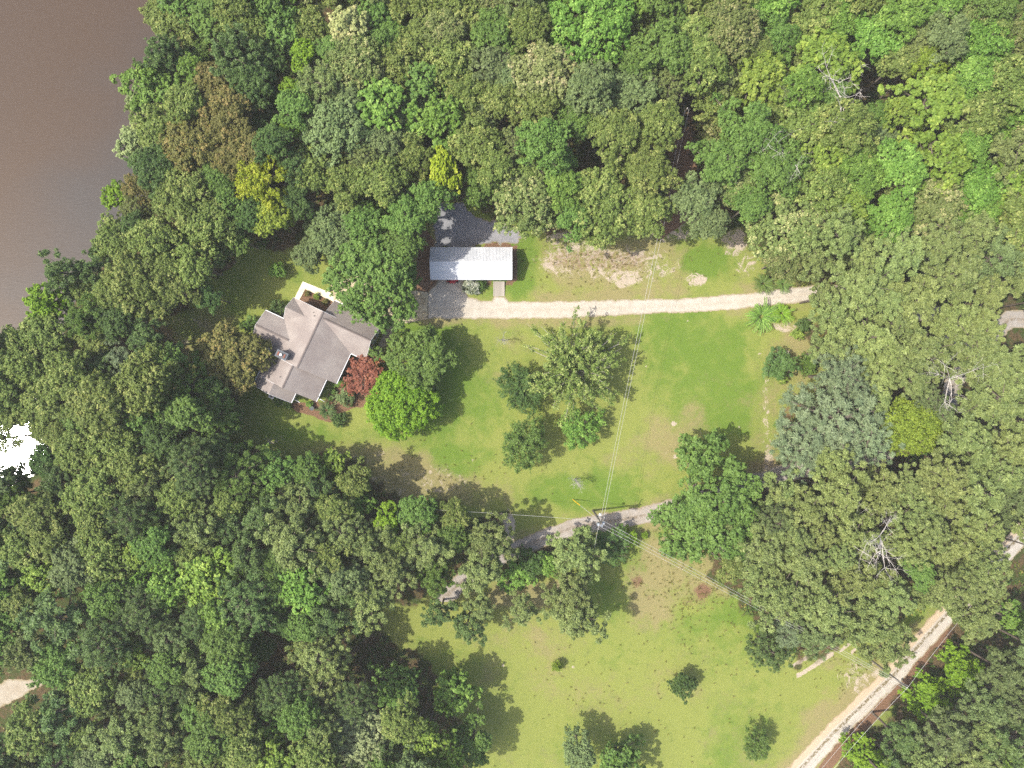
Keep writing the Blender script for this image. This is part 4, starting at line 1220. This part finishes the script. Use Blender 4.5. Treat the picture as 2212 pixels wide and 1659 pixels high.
# ------------------------------------------------------------------ concrete
conc = None
m, nt = new_mat("cream_concrete")
pos = position(nt)
a = noise(nt, pos, .8, 4); b = noise(nt, pos, 14, 3, .7)
c = mixc(nt, ramp(nt, a, .3, .7), L(232, 222, 186, .68), L(250, 242, 212, .72))
c = mixc(nt, ramp(nt, b, .55, .75, 0, .25), c, L(170, 160, 130, .6))
finish(nt, c, .85, .15, bump=b, bump_d=.01)
CONC = m
m, nt = new_mat("brown_concrete")
pos = position(nt)
a = noise(nt, pos, .9, 4); b = noise(nt, pos, 14, 3, .7)
c = mixc(nt, ramp(nt, a, .3, .7), L(170, 154, 128, .5), L(214, 200, 172, .55))  # mottled, duller and browner than the cream concrete
finish(nt, c, .9, .1, bump=b, bump_d=.01)
CONC2 = m

m, nt = new_mat("shaded_littered_concrete")
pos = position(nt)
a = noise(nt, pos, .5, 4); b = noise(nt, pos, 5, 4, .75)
c = mixc(nt, ramp(nt, a, .3, .7), L(214, 198, 160, .5), L(240, 228, 194, .55))  # base dulled: tree shade put into the colour, leaf litter mixed in next
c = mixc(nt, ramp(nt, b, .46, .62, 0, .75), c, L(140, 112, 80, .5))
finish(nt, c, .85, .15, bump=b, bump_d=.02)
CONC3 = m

def slab(name, pts, z1, mat):
    q = [tuple(gp(x, y)[:2]) for x, y in pts][::-1]
    return tag(MB().prism(q, -.05, z1).build(name, mat), kind='structure')

R4 = lambda X, Y: (518.5 + X * .19968, 590.4 + Y * .19968)
r4 = lambda *pp: [R4(*p) for p in pp]
slab("patio", r4((680, 88), (930, 190), (1000, 218), (1020, 310), (705, 172), (640, 296), (585, 400), (540, 375)), .09, CONC)
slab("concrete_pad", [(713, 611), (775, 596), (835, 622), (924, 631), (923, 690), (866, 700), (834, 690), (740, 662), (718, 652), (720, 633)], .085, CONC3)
slab("front_walk", r4((1650, 480), (1735, 545), (1505, 905), (1440, 880)), .08, CONC2)

# ------------------------------------------------------------------ house
UM = .19968 * K * (1 - 2.8 / CAM_H)
HO = gp(*R4(325, 820), 2.8)
house = bpy.data.objects.new("house", None); COL.objects.link(house)
house.location = (HO[0], HO[1], 0)
house.rotation_euler = (0, 0, math.atan2(-.423, .906))
tag(house, 'rambling single-storey house with taupe shingle gable roofs and a brick-capped chimney', 'house')

m, nt = new_mat("taupe_shingles")
pos = N(nt, "ShaderNodeTexCoord").outputs["Object"]
a = noise(nt, pos, .35, 4); b = noise(nt, pos, 5.5, 3, .7); c3 = noise(nt, pos, 14, 2, .7)
sz = N(nt, "ShaderNodeSeparateXYZ"); nt.links.new(pos, sz.inputs[0])
row = mth(nt, 'FRACT', mth(nt, 'MULTIPLY', sz.outputs[2], 9.0))
c = mixc(nt, ramp(nt, a, .3, .7), L(196, 182, 174, .40), L(214, 202, 192, .42))
c = mixc(nt, ramp(nt, b, .45, .7, 0, .35), c, L(158, 144, 136, .36))
c = mixc(nt, ramp(nt, row, .0, .3, .3, 0), c, L(120, 108, 102, .46))
finish(nt, c, .92, .12, bump=mth(nt, 'ADD', mth(nt, 'MULTIPLY', row, .6), c3), bump_d=.03, bump_s=.7)
SHINGLE = m
CAPM = plain("ridge_cap_shingles", L(150, 138, 132, .46), .9, .1, .1, 8)
SIDING = plain("pale_siding", L(222, 222, 214, .55), .7, .2, .05, 4)
WHITE = plain("white_trim", L(240, 240, 240, .8), .5, .3, .03, 3)
GLASS = plain("dark_window_glass", L(54, 64, 70, .5), .08, .6, .1, 2)
BRICKRED = plain("red_brown_shutter", L(150, 96, 80, .6), .8, .2, .15, 9)
DARKM = plain("dark_metal", L(60, 60, 62, .6), .5, .4, .2, 5)
STEEL = plain("grey_steel", L(170, 174, 178, .6), .4, .5, .1, 5, .6)

EZ = 2.8
SL = 2.9 / 403.5 / UM           # slope of the main roofs


def gable(b0, b1, a0, a1, along, rise, wall=True, ridge=None, inset=.35, caps=True, z=EZ, gut='both', rakes=(1, 1)):
    """Gable roof over the rectangle b0..b1, a0..a1 (survey units); ridge along 'a' or 'b'."""
    b0, b1, a0, a1 = (v * UM for v in (b0, b1, a0, a1))
    th = .16
    if along == 'a':
        c = (b0 + b1) / 2
        prof = [(b0, z), (c, z + rise), (b1, z)]
        P3 = lambda s, t, zz: (s, t, zz)
        t0, t1 = a0, a1
    else:
        c = (a0 + a1) / 2
        prof = [(a0, z), (c, z + rise), (a1, z)]
        P3 = lambda s, t, zz: (t, s, zz)
        t0, t1 = b0, b1
    mb = MB()
    pts = []
    for t in (t0, t1):
        pts += [P3(s, t, zz) for s, zz in prof] + [P3(s, t, zz - th) for s, zz in prof]
    mb.poly(pts, [(0, 1, 7, 6), (1, 2, 8, 7), (3, 9, 10, 4), (4, 10, 11, 5), (0, 6, 9, 3), (2, 5, 11, 8), (0, 3, 4, 1), (1, 4, 5, 2), (6, 7, 10, 9), (7, 8, 11, 10)])
    roof = mb.build("roof", SHINGLE, house)
    if caps:
        cm = MB()
        k = rise / (c - prof[0][0])
        w = .17
        for sgn in (-1, 1):
            q = [P3(c, t0 + .02, z + rise + .05), P3(c + sgn * w, t0 + .02, z + rise + .05 - w * k), P3(c + sgn * w, t1 - .02, z + rise + .05 - w * k), P3(c, t1 - .02, z + rise + .05)]
            q2 = [(x, y, zz - .045) for x, y, zz in q]
            cm.poly(q + q2, [(0, 1, 2, 3), (4, 7, 6, 5), (0, 4, 5, 1), (1, 5, 6, 2), (2, 6, 7, 3)])
        cm.build("ridge_cap", CAPM, roof)
    # white rake and gutter boards
    fm = MB()
    for t, o in [q for q, w_ in zip(((t0, -.03), (t1, .03)), rakes) if w_]:
        for s0, s1 in ((0, 1), (1, 2)):
            (sa, za), (sb, zb) = prof[s0], prof[s1]
            lo, hi = sorted((t, t + o))
            q = []
            for tt in (lo, hi):
                q += [P3(sa, tt, za + .01), P3(sb, tt, zb + .01), P3(sb, tt, zb - .2), P3(sa, tt, za - .2)]
            fm.poly(q, [(0, 1, 2, 3), (7, 6, 5, 4), (0, 4, 5, 1), (1, 5, 6, 2), (2, 6, 7, 3), (3, 7, 4, 0)])
    if fm.v: fm.build("rake_board", WHITE, roof)
    for s, sg in ((prof[0][0], -1), (prof[2][0], 1)):
        if gut == 'both' or (gut == 'hi') == (sg > 0):
            lo, hi = sorted((s + sg * .002, s + sg * .11))
            if along == 'a': MB().box(lo, hi, t0, t1, z - .17, z - .045).build("gutter", WHITE, roof)
            else: MB().box(t0, t1, lo, hi, z - .17, z - .045).build("gutter", WHITE, roof)
    if wall:
        i = inset
        s0, s1 = prof[0][0] + i, prof[2][0] - i
        kz = rise / (c - prof[0][0]) * i
        wp = [(s0, 0), (s1, 0), (s1, z + kz - th - .02), (c, z + rise - th - .02), (s0, z + kz - th - .02)]
        pts = [P3(s, t0 + i, zz) for s, zz in wp] + [P3(s, t1 - i, zz) for s, zz in wp]
        MB().poly(pts, [(0, 1, 2, 3, 4), (9, 8, 7, 6, 5), (0, 5, 6, 1), (1, 6, 7, 2), (2, 7, 8, 3), (3, 8, 9, 4), (4, 9, 5, 0)]).build("wall", SIDING, house)
    return roof


main = gable(0, 807, -37, 615, 'a', 2.9, gut='both', rakes=(0, 1))
gable(0, 690, -303, -39, 'a', SL * 345 * UM, rakes=(0, 1))
gable(0, 450, -430, -305, 'a', SL * 225 * UM, caps=False)
gable(409, 985, 329, 771, 'b', 2.76)
gable(-223, 175, -2, 359, 'b', 1.32, gut='both')
gable(-6, 225, 358, 612, 'b', 1.6, caps=False, gut='none')


def hbox(name, b0, b1, a0, a1, z0, z1, mat, parent=house):
    return MB().box(b0, b1, a0, a1, z0, z1).build(name, mat, parent)


# chimney
CHIMWALL = plain("chimney_siding", L(176, 178, 176, .4), .8, .2, .1, 5)
CHIMCAP = plain("weathered_chimney_cap", L(120, 126, 134, .4), .6, .3, .1, 4)
cb, ca = 208 * UM, 18 * UM
chim = hbox("chimney", cb - .85, cb + .85, ca - .5, ca + .5, 3.2, 6.1, CHIMWALL)
hbox("chimney_cap", cb - .95, cb + .95, ca - .6, ca + .6, 6.1, 6.2, CHIMCAP, chim)
MB().box(cb - .75, cb + .75, ca - .4, ca + .4, 6.203, 6.26).build("flue_tray", DARKM, chim)
MB().tube([(cb - .05, ca, 6.25), (cb - .05, ca, 6.55)], .2, 12).build("flue", WHITE, chim)
for q in ((cb + .5, ca), (cb - .55, ca)):
    MB().box(q[0] - .12, q[0] + .12, q[1] - .3, q[1] + .3, 6.25, 6.32).build("flue_brick", BRICKRED, chim)

# plumbing vents: survey positions on the roof
for X, Y in ((815, 428), (828, 467), (455, 1112), (832, 1325)):
    rx, ry = X - 325, Y - 820
    a_, b_ = .423 * rx - .906 * ry, .906 * rx + .423 * ry
    hh = EZ + min(b_, (807 if Y < 900 else 690) - b_) * UM * SL
    b_ += 22
    MB().tube([(b_ * UM, a_ * UM, hh - .1), (b_ * UM, a_ * UM, hh + .45)], .06, 8).build("vent_pipe", DARKM, main)


def window(bc, ac, face, w, z0, z1, shutters=True):
    """face 'b+' : window in a wall facing +b."""
    fr = MB()
    t = .07
    x = bc
    fr.box(x, x + .06, ac - w / 2, ac + w / 2, z0, z0 + t).box(x, x + .06, ac - w / 2, ac + w / 2, z1 - t, z1)
    fr.box(x, x + .06, ac - w / 2, ac - w / 2 + t, z0 + t, z1 - t).box(x, x + .06, ac + w / 2 - t, ac + w / 2, z0 + t, z1 - t)
    f = fr.build("window", WHITE, house)
    MB().box(x - .01, x + .03, ac - w / 2 + t, ac + w / 2 - t, z0 + t, z1 - t).build("pane", GLASS, f)
    MB().box(x + .012, x + .05, ac - w / 2 + t, ac + w / 2 - t, (z0 + z1) / 2 - .025, (z0 + z1) / 2 + .025).build("sash_bar", WHITE, f)
    if shutters:
        for s in (-1, 1):
            lo, hi = sorted((ac + s * (w / 2 + .03), ac + s * (w / 2 + .42)))
            MB().box(x, x + .04, lo, hi, z0, z1).build("shutter", BRICKRED, f)


xw = 985 * UM - .35
window(xw, 640 * UM, 'b+', 1.0, .95, 2.35)
window(xw, 452 * UM, 'b+', 1.0, .95, 2.35)
window(807 * UM - .35, 150 * UM, 'b+', 1.2, .95, 2.3, False)
window(690 * UM - .35, -130 * UM, 'b+', 1.4, .95, 2.3, False)
window(690 * UM - .35, -215 * UM, 'b+', 1.1, .95, 2.3, False)
# downspouts at the front corners
for bb, aa in ((690, -303), (807, -35), (450, -428)):
    MB().tube([(bb * UM - .05, aa * UM + .15, 2.7), (bb * UM - .25, aa * UM + .3, 2.4), (bb * UM - .25, aa * UM + .3, .15), (bb * UM + .6, aa * UM + .2, .06)], .06, 6).build("downspout", WHITE, house)
MB().box(700 * UM, 760 * UM, -60 * UM, 0, 0, .16).build("front_step", CONC2, house)

# satellite dish on a pole west of the house, air conditioner, bird bath
p = gp(569.5, 775, 1.6)
dish = bpy.data.objects.new("satellite_dish", None); COL.objects.link(dish); dish.location = (p[0], p[1], 0)
tag(dish, 'grey satellite dish on a short pole at the west wall of the house', 'satellite dish')
MB().tube([(0, 0, 0), (0, 0, 1.5)], .04, 6).build("pole", STEEL, dish)
mb = MB()
ring = [[(0.36 * k / 4 * math.cos(t), .36 * k / 4 * math.sin(t), .12 * (k / 4) ** 2) for t in np.linspace(0, 2 * math.pi, 14, endpoint=False)] for k in range(1, 5)]
pts = [(0, 0, 0)] + [q for rr in ring for q in rr]
fc = [(0, 1 + k, 1 + (k + 1) % 14) for k in range(14)]
for j in range(3):
    fc += [(1 + j * 14 + k, 1 + (j + 1) * 14 + k, 1 + (j + 1) * 14 + (k + 1) % 14, 1 + j * 14 + (k + 1) % 14) for k in range(14)]
mb.poly(pts, fc)
mb.build("dish", STEEL, dish, loc=(0, 0, 1.55), rot=(.7, .3, 0))
MB().tube([(0, -.2, 1.5), (.1, -.5, 1.95)], .015, 4).build("feed_arm", STEEL, dish)

p = gp(588, 855, .5)
ac = bpy.data.objects.new("air_conditioner", None); COL.objects.link(ac); ac.location = (p[0], p[1], 0); ac.rotation_euler = (0, 0, -.43)
tag(ac, 'white air conditioner unit against the south-west end of the house', 'air conditioner')
MB().box(-.42, .42, -.42, .42, .05, .85).build("casing", WHITE, ac)
MB().tube([(0, 0, .852), (0, 0, .87)], .34, 16).build("fan_guard", DARKM, ac)

p = gp(675, 882, .4)
bath = bpy.data.objects.new("bird_bath", None); COL.objects.link(bath); bath.location = (p[0], p[1], 0)
tag(bath, 'small grey stone bird bath in the mulch below the house corner', 'bird bath')
STONE = plain("mossy_stone", L(130, 136, 136, .4), .9, .1, .2, 5)
MB().tube([(0, 0, 0), (0, 0, .1), (0, 0, .2), (0, 0, .7)], [.22, .2, .1, .1], 10).build("pedestal", STONE, bath)
MB().tube([(0, 0, .7), (0, 0, .82), (0, 0, .8)], [.12, .36, .3], 14).build("bowl", STONE, bath)

# ------------------------------------------------------------------ shed
SZ, SR = 2.7, 1.35
pa, pb = gp(930.5, 533.9, SZ), gp(1106, 603.2, SZ)
SX0, SX1, SY1, SY0 = pa[0], pb[0], pa[1], pb[1]
SW, SD = SX1 - SX0, SY1 - SY0
shed = bpy.data.objects.new("metal_roof_shed", None); COL.objects.link(shed); shed.location = ((SX0 + SX1) / 2, (SY0 + SY1) / 2, 0)
tag(shed, 'long shed with ribbed white metal gable roof between gravel pad and driveway', 'shed')
hx, hy = SW / 2, SD / 2
m, nt = new_mat("white_galvanised_roofing")
pos = N(nt, "ShaderNodeTexCoord").outputs["Object"]
a = noise(nt, pos, .5, 3); b = noise(nt, pos, 4, 3)
c = mixc(nt, ramp(nt, a, .3, .7), L(228, 230, 232, .56), L(240, 241, 242, .6))
c = mixc(nt, ramp(nt, b, .6, .8, 0, .2), c, L(180, 178, 176, .6))
finish(nt, c, .42, .4, metallic=.05)
METAL = m
DARKIN = plain("weathered_shed_siding", L(196, 204, 208, .55), .8, .2, .08, 3)
POSTM = plain("timber_post", L(150, 128, 104, .5), .85, .1, .2, 6)


def roof_slope(sgn):
    th = .05
    e = (0, sgn * hy, SZ); rdg = (0, 0, SZ + SR)
    mb = MB()
    # ribbed sheet profile along x: trapezoid ribs
    xs, hs = [], []
    pitch = .229
    n = int(SW / pitch)
    for i in range(n + 1):
        x = -hx + i * SW / n
        for dx, h in ((-.035, 0), (-.018, .032), (.018, .032), (.035, 0)):
            dx *= 1.3; h *= 1.6
            xx = min(hx, max(-hx, x + dx))
            if xs and xx <= xs[-1] + 1e-5: xx = xs[-1] + 1e-4
            xs.append(xx); hs.append(h)
    top = [(x, sgn * hy, SZ + h) for x, h in zip(xs, hs)] + [(x, sgn * .02, SZ + SR + h) for x, h in zip(xs, hs)]
    k = len(xs)
    bot = [(x, y, z - th - (h - 0) * 0 - h) for (x, y, z), h in zip(top, hs * 2)]
    f = [(i, i + 1, k + i + 1, k + i) if sgn < 0 else (i, k + i, k + i + 1, i + 1) for i in range(k - 1)]
    f += [tuple(reversed([2 * k + q for q in t])) for t in f]
    f += [(0, k, 3 * k, 2 * k), (k - 1, 3 * k - 1, 4 * k - 1, 2 * k - 1)]
    f += [(i, 2 * k + i, 2 * k + i + 1, i + 1) for i in range(k - 1)]
    return mb.poly(top + bot, f)


roof_slope(1).build("roof_sheet", METAL, shed)
roof_slope(-1).build("roof_sheet", METAL, shed)
mb = MB()
for s in (-1, 1):
    q = [(-hx - .01, 0, SZ + SR + .05), (hx + .01, 0, SZ + SR + .05), (hx + .01, s * .2, SZ + SR + .05 - .2 * SR / hy), (-hx - .01, s * .2, SZ + SR + .05 - .2 * SR / hy)]
    q2 = [(x, y, z - .012) for x, y, z in q]
    mb.poly(q + q2, [(0, 1, 2, 3), (7, 6, 5, 4), (0, 4, 5, 1), (1, 5, 6, 2), (2, 6, 7, 3), (3, 7, 4, 0)])
mb.build("ridge_cap", METAL, shed)
for sx in (-1, 1):
    for s in (-1, 1):
        x = sx * (hx + .03)
        MB().obox((x, s * hy / 2, SZ + SR / 2 - .02), (.028, 0, 0), (0, hy / 2 * s, -SR / 2), (0, 0, .07)).build("rake_trim", METAL, shed)
MB().box(-hx, hx, -hy - .1, -hy - .01, SZ - .14, SZ - .02).build("gutter", METAL, shed)
MB().box(hx - .08, hx + .08, hy - .75, hy - .0, SZ - .02, SZ + .12).build("gutter_end", METAL, shed)
# enclosed right half and open bay on the left
ex0 = -hx + SW * .30
i = .25
mb = MB()
mb.box(ex0, hx - i, -hy + i, -hy + i + .1, 0, SZ - .02)
mb.box(-hx + i, hx - i, hy - i - .1, hy - i, 0, SZ - .02)
mb.build("wall", DARKIN, shed)
for x in (hx - i - .1, ex0, -hx + i):
    t = MB()
    yy0, yy1 = -hy + i + .101, hy - i - .101
    t.poly([(x, yy0, 0), (x, yy1, 0), (x, yy1, SZ + .05), (x, 0, SZ + SR - .14), (x, yy0, SZ + .05)] + [(x + .09, yy0, 0), (x + .09, yy1, 0), (x + .09, yy1, SZ + .05), (x + .09, 0, SZ + SR - .14), (x + .09, yy0, SZ + .05)],
           [(4, 3, 2, 1, 0), (5, 6, 7, 8, 9), (0, 1, 6, 5), (1, 2, 7, 6), (2, 3, 8, 7), (3, 4, 9, 8), (4, 0, 5, 9)]).build("wall", DARKIN, shed)
for x in (-hx + .3, ex0 - .3):
    MB().box(x - .08, x + .08, -hy + .2, -hy + .36, 0, SZ - .02).build("post", POSTM, shed)
dx = gp(1077, 600, 0)[0] - shed.location.x
d_ = MB().box(dx - .45, dx + .45, -hy + i - .05, -hy + i, .3, 2.3).build("door", WHITE, shed)
MB().box(dx + .3, dx + .36, -hy + i - .09, -hy + i - .05, 1.2, 1.3).build("handle", DARKM, d_)

# red ride-on mower nosing out of the open bay
mp = gp(1006, 607, .6)
mow = bpy.data.objects.new("riding_mower", None); COL.objects.link(mow); mow.location = (mp[0] - 2.2, mp[1] + .25, 0)
tag(mow, 'red riding mower parked in the open bay at the shed front', 'mower')
RED = plain("red_paint", L(176, 22, 44, .8), .35, .5, .08, 3)
RUB = plain("black_rubber", L(40, 40, 40, .6), .9, .1, .1, 5)
MB().box(-1.0, .1, -.36, .36, .45, .62).box(-.1, .95, -.28, .28, .5, .98).box(.95, 1.02, -.2, .2, .55, .85).build("body", RED, mow)
MB().box(-.95, -.45, -.26, .26, .66, .78).box(-1.02, -.9, -.26, .26, .78, 1.15).build("seat", RUB, mow)
MB().tube([(-.12, 0, .95), (-.3, 0, 1.15)], .03, 6).tube([(-.3 + .17 * math.cos(t) * .4, .17 * math.sin(t), 1.15 + .17 * math.cos(t) * .6) for t in np.linspace(0, 6.28, 12)], .015, 4).build("steering_wheel", RUB, mow)
MB().box(-.5, .5, -.6, .6, .15, .35).build("deck", RED, mow)
for x, y, rr, ww in ((-.75, .42, .28, .24), (-.75, -.42, .28, .24), (.75, .38, .2, .16), (.75, -.38, .2, .16)):
    wl = MB().tube([(x, y - ww / 2, rr), (x, y + ww / 2, rr)], rr, 14).build("wheel", RUB, mow)
    MB().tube([(x, y - ww / 2 - .01, rr), (x, y + ww / 2 + .01, rr)], rr * .45, 10).build("rim", WHITE, wl)

# plank ramp up to the shed door
PX0, PX1 = gp(1065.5, 0, .35)[0], gp(1090, 0, .35)[0]
PY1, PY0 = shed.location.y - hy - .02, gp(0, 640, .1)[1]
ramp_o = bpy.data.objects.new("wooden_ramp", None); COL.objects.link(ramp_o); ramp_o.location = ((PX0 + PX1) / 2, (PY0 + PY1) / 2, 0)
tag(ramp_o, 'grey weathered plank ramp leading from driveway up to the shed door', 'ramp')
WOOD = plain("weathered_planks", L(196, 186, 172, .52), .85, .1, .22, 2.2)
ln, wd = PY1 - PY0, PX1 - PX0
pm = MB().box(-wd / 2, wd / 2, -.068, .068, -.02, .02).mesh("plank", WOOD)
npl = int(ln / .15)
for k in range(npl):
    t = (k + .5) / npl
    link("plank", pm, ramp_o, (scene_rng.uniform(-.015, .015), -ln / 2 + t * ln, .08 + .28 * t + scene_rng.uniform(-.004, .004)), (math.atan2(.28, ln), 0, 0))
for s in (-1, 1):
    MB().poly([(s * (wd / 2 - .06) + q, y, z) for q in (-.03, .03) for y, z in ((-ln / 2, 0), (ln / 2, 0), (ln / 2, .30), (-ln / 2, .04))], [(0, 1, 2, 3), (7, 6, 5, 4), (0, 4, 5, 1), (1, 5, 6, 2), (2, 6, 7, 3), (3, 7, 4, 0)]).build("stringer", POSTM, ramp_o)

# ------------------------------------------------------------------ utility poles and wires
POLEM = plain("utility_pole_wood", L(140, 132, 122, .5), .9, .1, .2, 6)
WIRE = plain("aluminium_wire", L(206, 204, 198, .7), .5, .4, .05, 3)
CER = plain("white_ceramic", L(240, 240, 240, .8), .3, .5, .03, 3)
YEL = plain("yellow_guy_guard", L(236, 190, 40, .8), .6, .3, .05, 3)
TRF = plain("transformer_grey", L(170, 176, 182, .6), .5, .4, .08, 4)

b1 = gp(1281, 1102.5)
H1 = 11.5
pole = bpy.data.objects.new("utility_pole", None); COL.objects.link(pole); pole.location = b1
tag(pole, 'wooden utility pole with transformers and lamp at the bottom of the lawn', 'utility pole')
MB().tube([(0, 0, 0), (0, 0, H1)], [.17, .12], 10).build("shaft", POLEM, pole)
ang = math.atan2(-.48, .87)
ca_, sa_ = math.cos(ang), math.sin(ang)
MB().obox((0, 0, H1 - .5), (-sa_ * 1.1, ca_ * 1.1, 0), (ca_ * .05, sa_ * .05, 0), (0, 0, .06)).build("crossarm", POLEM, pole)
for k in (-1, 0, 1):
    MB().tube([(-sa_ * k * .95, ca_ * k * .95, H1 - .44), (-sa_ * k * .95, ca_ * k * .95, H1 - .15)], [.05, .035], 8).build("insulator", CER, pole)
for k, (x, y) in enumerate(((.42, -.12), (.15, -.45), (-.3, -.36))):
    t = MB().tube([(x, y, H1 - 2.1), (x, y, H1 - 1.15), (x, y, H1 - 1.08)], [.24, .24, .2], 12).build("transformer", TRF, pole)
    MB().tube([(x, y, H1 - 1.08), (x, y, H1 - .85)], [.05, .03], 6).build("bushing", CER, t)
arm = MB().tube([(0, 0, 6.6), (.15, .25, 7.0), (.35, .55, 7.05)], .03, 6).build("lamp_arm", STEEL, pole)
MB().tube([(.35, .55, 6.8), (.35, .55, 6.95), (.35, .55, 7.12)], [.22, .2, .08], 12).build("lamp_head", CER, arm)
MB().obox((.16, 0, 5.4), (.08, 0, 0), (0, .12, 0), (0, 0, .2)).build("meter_box", TRF, pole)

# pole 2 beside the dirt road
b2 = gp(1877, 1422)
H2 = 11.5
pole2 = bpy.data.objects.new("utility_pole", None); COL.objects.link(pole2); pole2.location = b2
tag(pole2, 'bare wooden utility pole beside the dirt road, its foot under pine boughs', 'utility pole')
MB().tube([(0, 0, 0), (0, 0, H2)], [.17, .12], 10).build("shaft", POLEM, pole2)
MB().tube([(0, 0, H2), (0, 0, H2 + .25)], [.05, .03], 8).build("insulator", CER, pole2)
# pole 3 hidden in the gap in the top woods
b3 = gp(1512, 120, 0)
b3 = gp(CX + (1486 - CX) * .905, CY + (232 - CY) * .905 - 0)
pole3 = bpy.data.objects.new("utility_pole", None); COL.objects.link(pole3); pole3.location = b3
tag(pole3, 'utility pole in the narrow wooded gap at the far end of the wires', 'utility pole')
MB().tube([(0, 0, 0), (0, 0, 11)], [.17, .12], 10).build("shaft", POLEM, pole3)
MB().tube([(0, 0, 11), (0, 0, 11.25)], [.05, .03], 8).build("insulator", CER, pole3)


def wire(p0, p1, sag, label, rad=.016, n=18):
    p0, p1 = np.array(p0, float), np.array(p1, float)
    pts = []
    for t in np.linspace(0, 1, n):
        q = p0 + (p1 - p0) * t
        q[2] -= 4 * sag * t * (1 - t)
        pts.append(q - p0)
    o = MB().tube(pts, rad, 4).build("power_line", WIRE, None, loc=tuple(p0))
    return tag(o, label, 'power line')


top1 = b1 + np.array([0, 0, H1 - .15])
ax = np.array([-sa_, ca_, 0])
top3 = b3 + np.array([0, 0, 11.1])
wire(b1 + (-.05, .1, 10.2), top3 + (-.3, 0, -.2), 1.0, 'left one of the two wires crossing the lawn to the top woods')
wire(b1 + (.35, .1, 10.2), top3 + (.3, 0, -.2), 1.1, 'right one of the two wires crossing the lawn to the top woods')
top2 = b2 + np.array([0, 0, H2 + .2])
for k, w in ((-1, 'lowest'), (0, 'middle'), (1, 'uppermost')):
    wire(top1 + ax * k * .95 * .5, top2 + ax * k * .28, 1.2, f'{w} of three wires from the transformer pole to the roadside pole')
wire(b1 + (0, 0, 9.2), gp(880, 1098, 9.0), .5, 'wire running from the transformer pole into the trees on the left')
wire(b1 + (0, 0, 9.0), gp(1278, 1222, 8.0), .3, 'short drop wire going down from the transformer pole to the thicket')
wire(top2, gp(1735, 1745, 11.5), .6, 'outer overhead wire above the lower dirt road verge')
wire(b2 + (0, 0, 9.6), gp(1712, 1740, 9.6), .6, 'inner overhead wire above the lower dirt road verge')
wire(top2, gp(2240, 1145, 11.5), .6, 'overhead wire above the upper stretch of the dirt road')
g0 = gp(1236, 1078)
guy = bpy.data.objects.new("guy_wire", None); COL.objects.link(guy); guy.location = g0
tag(guy, 'taut guy wire with yellow guard, anchored in grass by the transformer pole', 'guy wire')
vec = (b1 + np.array([0, 0, 9.4])) - g0
MB().tube([(0, 0, 0), vec], .025, 4).build("cable", WIRE, guy)
MB().tube([vec * .02, vec * .3], .06, 6).build("guard", YEL, guy)

# ------------------------------------------------------------------ summer haze between drone and ground
m, nt = new_mat("thin_summer_haze")
vp = N(nt, "ShaderNodeVolumePrincipled")
vp.inputs["Color"].default_value = (1.0, .98, .94, 1)
vp.inputs["Density"].default_value = .00022
vp.inputs["Anisotropy"].default_value = .0
o = N(nt, "ShaderNodeOutputMaterial")
nt.links.new(vp.outputs[0], o.inputs["Volume"])
tag(MB().box(-2700, 2700, -2700, 2700, -5.0, 122.0).build("haze", m), kind='stuff')

# ------------------------------------------------------------------ labels for the woodland trees
LANDMARK = [(690, 760, 'the house'), (1018, 568, 'the metal-roofed shed'), (1290, 1115, 'the transformer pole'), (565, 410, 'the vivid yellow tree'), (958, 366, 'the narrow yellow tree'),
            (1822, 196, 'the bleached dead tree'), (45, 965, 'the sun glint'), (1800, 905, 'the blue-green pines'), (1962, 918, 'the lime-yellow tree'), (1175, 160, 'the pale tan-flowered oak'),
            (1905, 1178, 'the grey dead crown'), (1930, 1470, 'the roadside pole'), (757, 62, 'the cream-tinted tree'), (45, 1490, 'the sandy path'), (768, 1604, 'the pale grey-green crown'),
            (1716, 486, 'the large tan-olive oak'), (1530, 1105, 'the huge fine-leaved tree'), (1282, 62, 'the huge round crown'), (497, 762, 'the brownish olive tree'), (250, 150, 'the upper lake shore'),
            (130, 640, 'the lower lake corner'), (2185, 1180, 'the right-edge road gap'), (2110, 60, 'the top right corner'), (614, 1344, 'the small round dark crown'), (132, 1330, 'the crossing-branch pine'),
            (2150, 520, 'the right edge thicket'), (1485, 330, 'the gap under the wires'), (2150, 1600, 'the bottom right corner')]
ORD = ['nearest', 'second', 'third', 'fourth', 'fifth', 'sixth', 'seventh', 'eighth', 'ninth', 'tenth', 'eleventh', 'twelfth', 'thirteenth', 'fourteenth', 'fifteenth', 'sixteenth']
DIRS = ['right of', 'up right of', 'above', 'up left of', 'left of', 'down left of', 'below', 'down right of']
buckets = {}
for t in TREES:
    if t['label']:
        t['o']['label'] = t['label']
        continue
    best = min(LANDMARK, key=lambda l: (l[0] - t['x']) ** 2 + (l[1] - t['y']) ** 2)
    dx, dy = t['x'] - best[0], -(t['y'] - best[1])
    k = int(round(math.atan2(dy, dx) / (math.pi / 4))) % 8
    buckets.setdefault((best[2], k, t['word']), []).append((dx * dx + dy * dy, id(t), t))
for (lm, k, word), lst in buckets.items():
    lst.sort(key=lambda q: q[0])
    for n, (_, _, t) in enumerate(lst):
        size = 'small ' if t['d'] < 72 else 'large ' if t['d'] > 118 else ''
        col = t['colour'].replace(' pine', '').replace('pine green', 'soft green').replace('dark', 'dark green').replace('dark green green', 'dark green')
        if t['colour'] == 'pine green': col = 'soft green'
        t['o']['label'] = f"{size}{col} {word}, {ORD[n] + ' one' if n else 'nearest one'} {DIRS[k]} {lm}"
        t['o']['group'] = {'pine': 'pine trees of the woods', 'broadleaf tree': 'broadleaf trees of the woods'}.get(word)
print("TREES", len(TREES), {w: sum(t['word'] == w for t in TREES) for w in {t['word'] for t in TREES}})
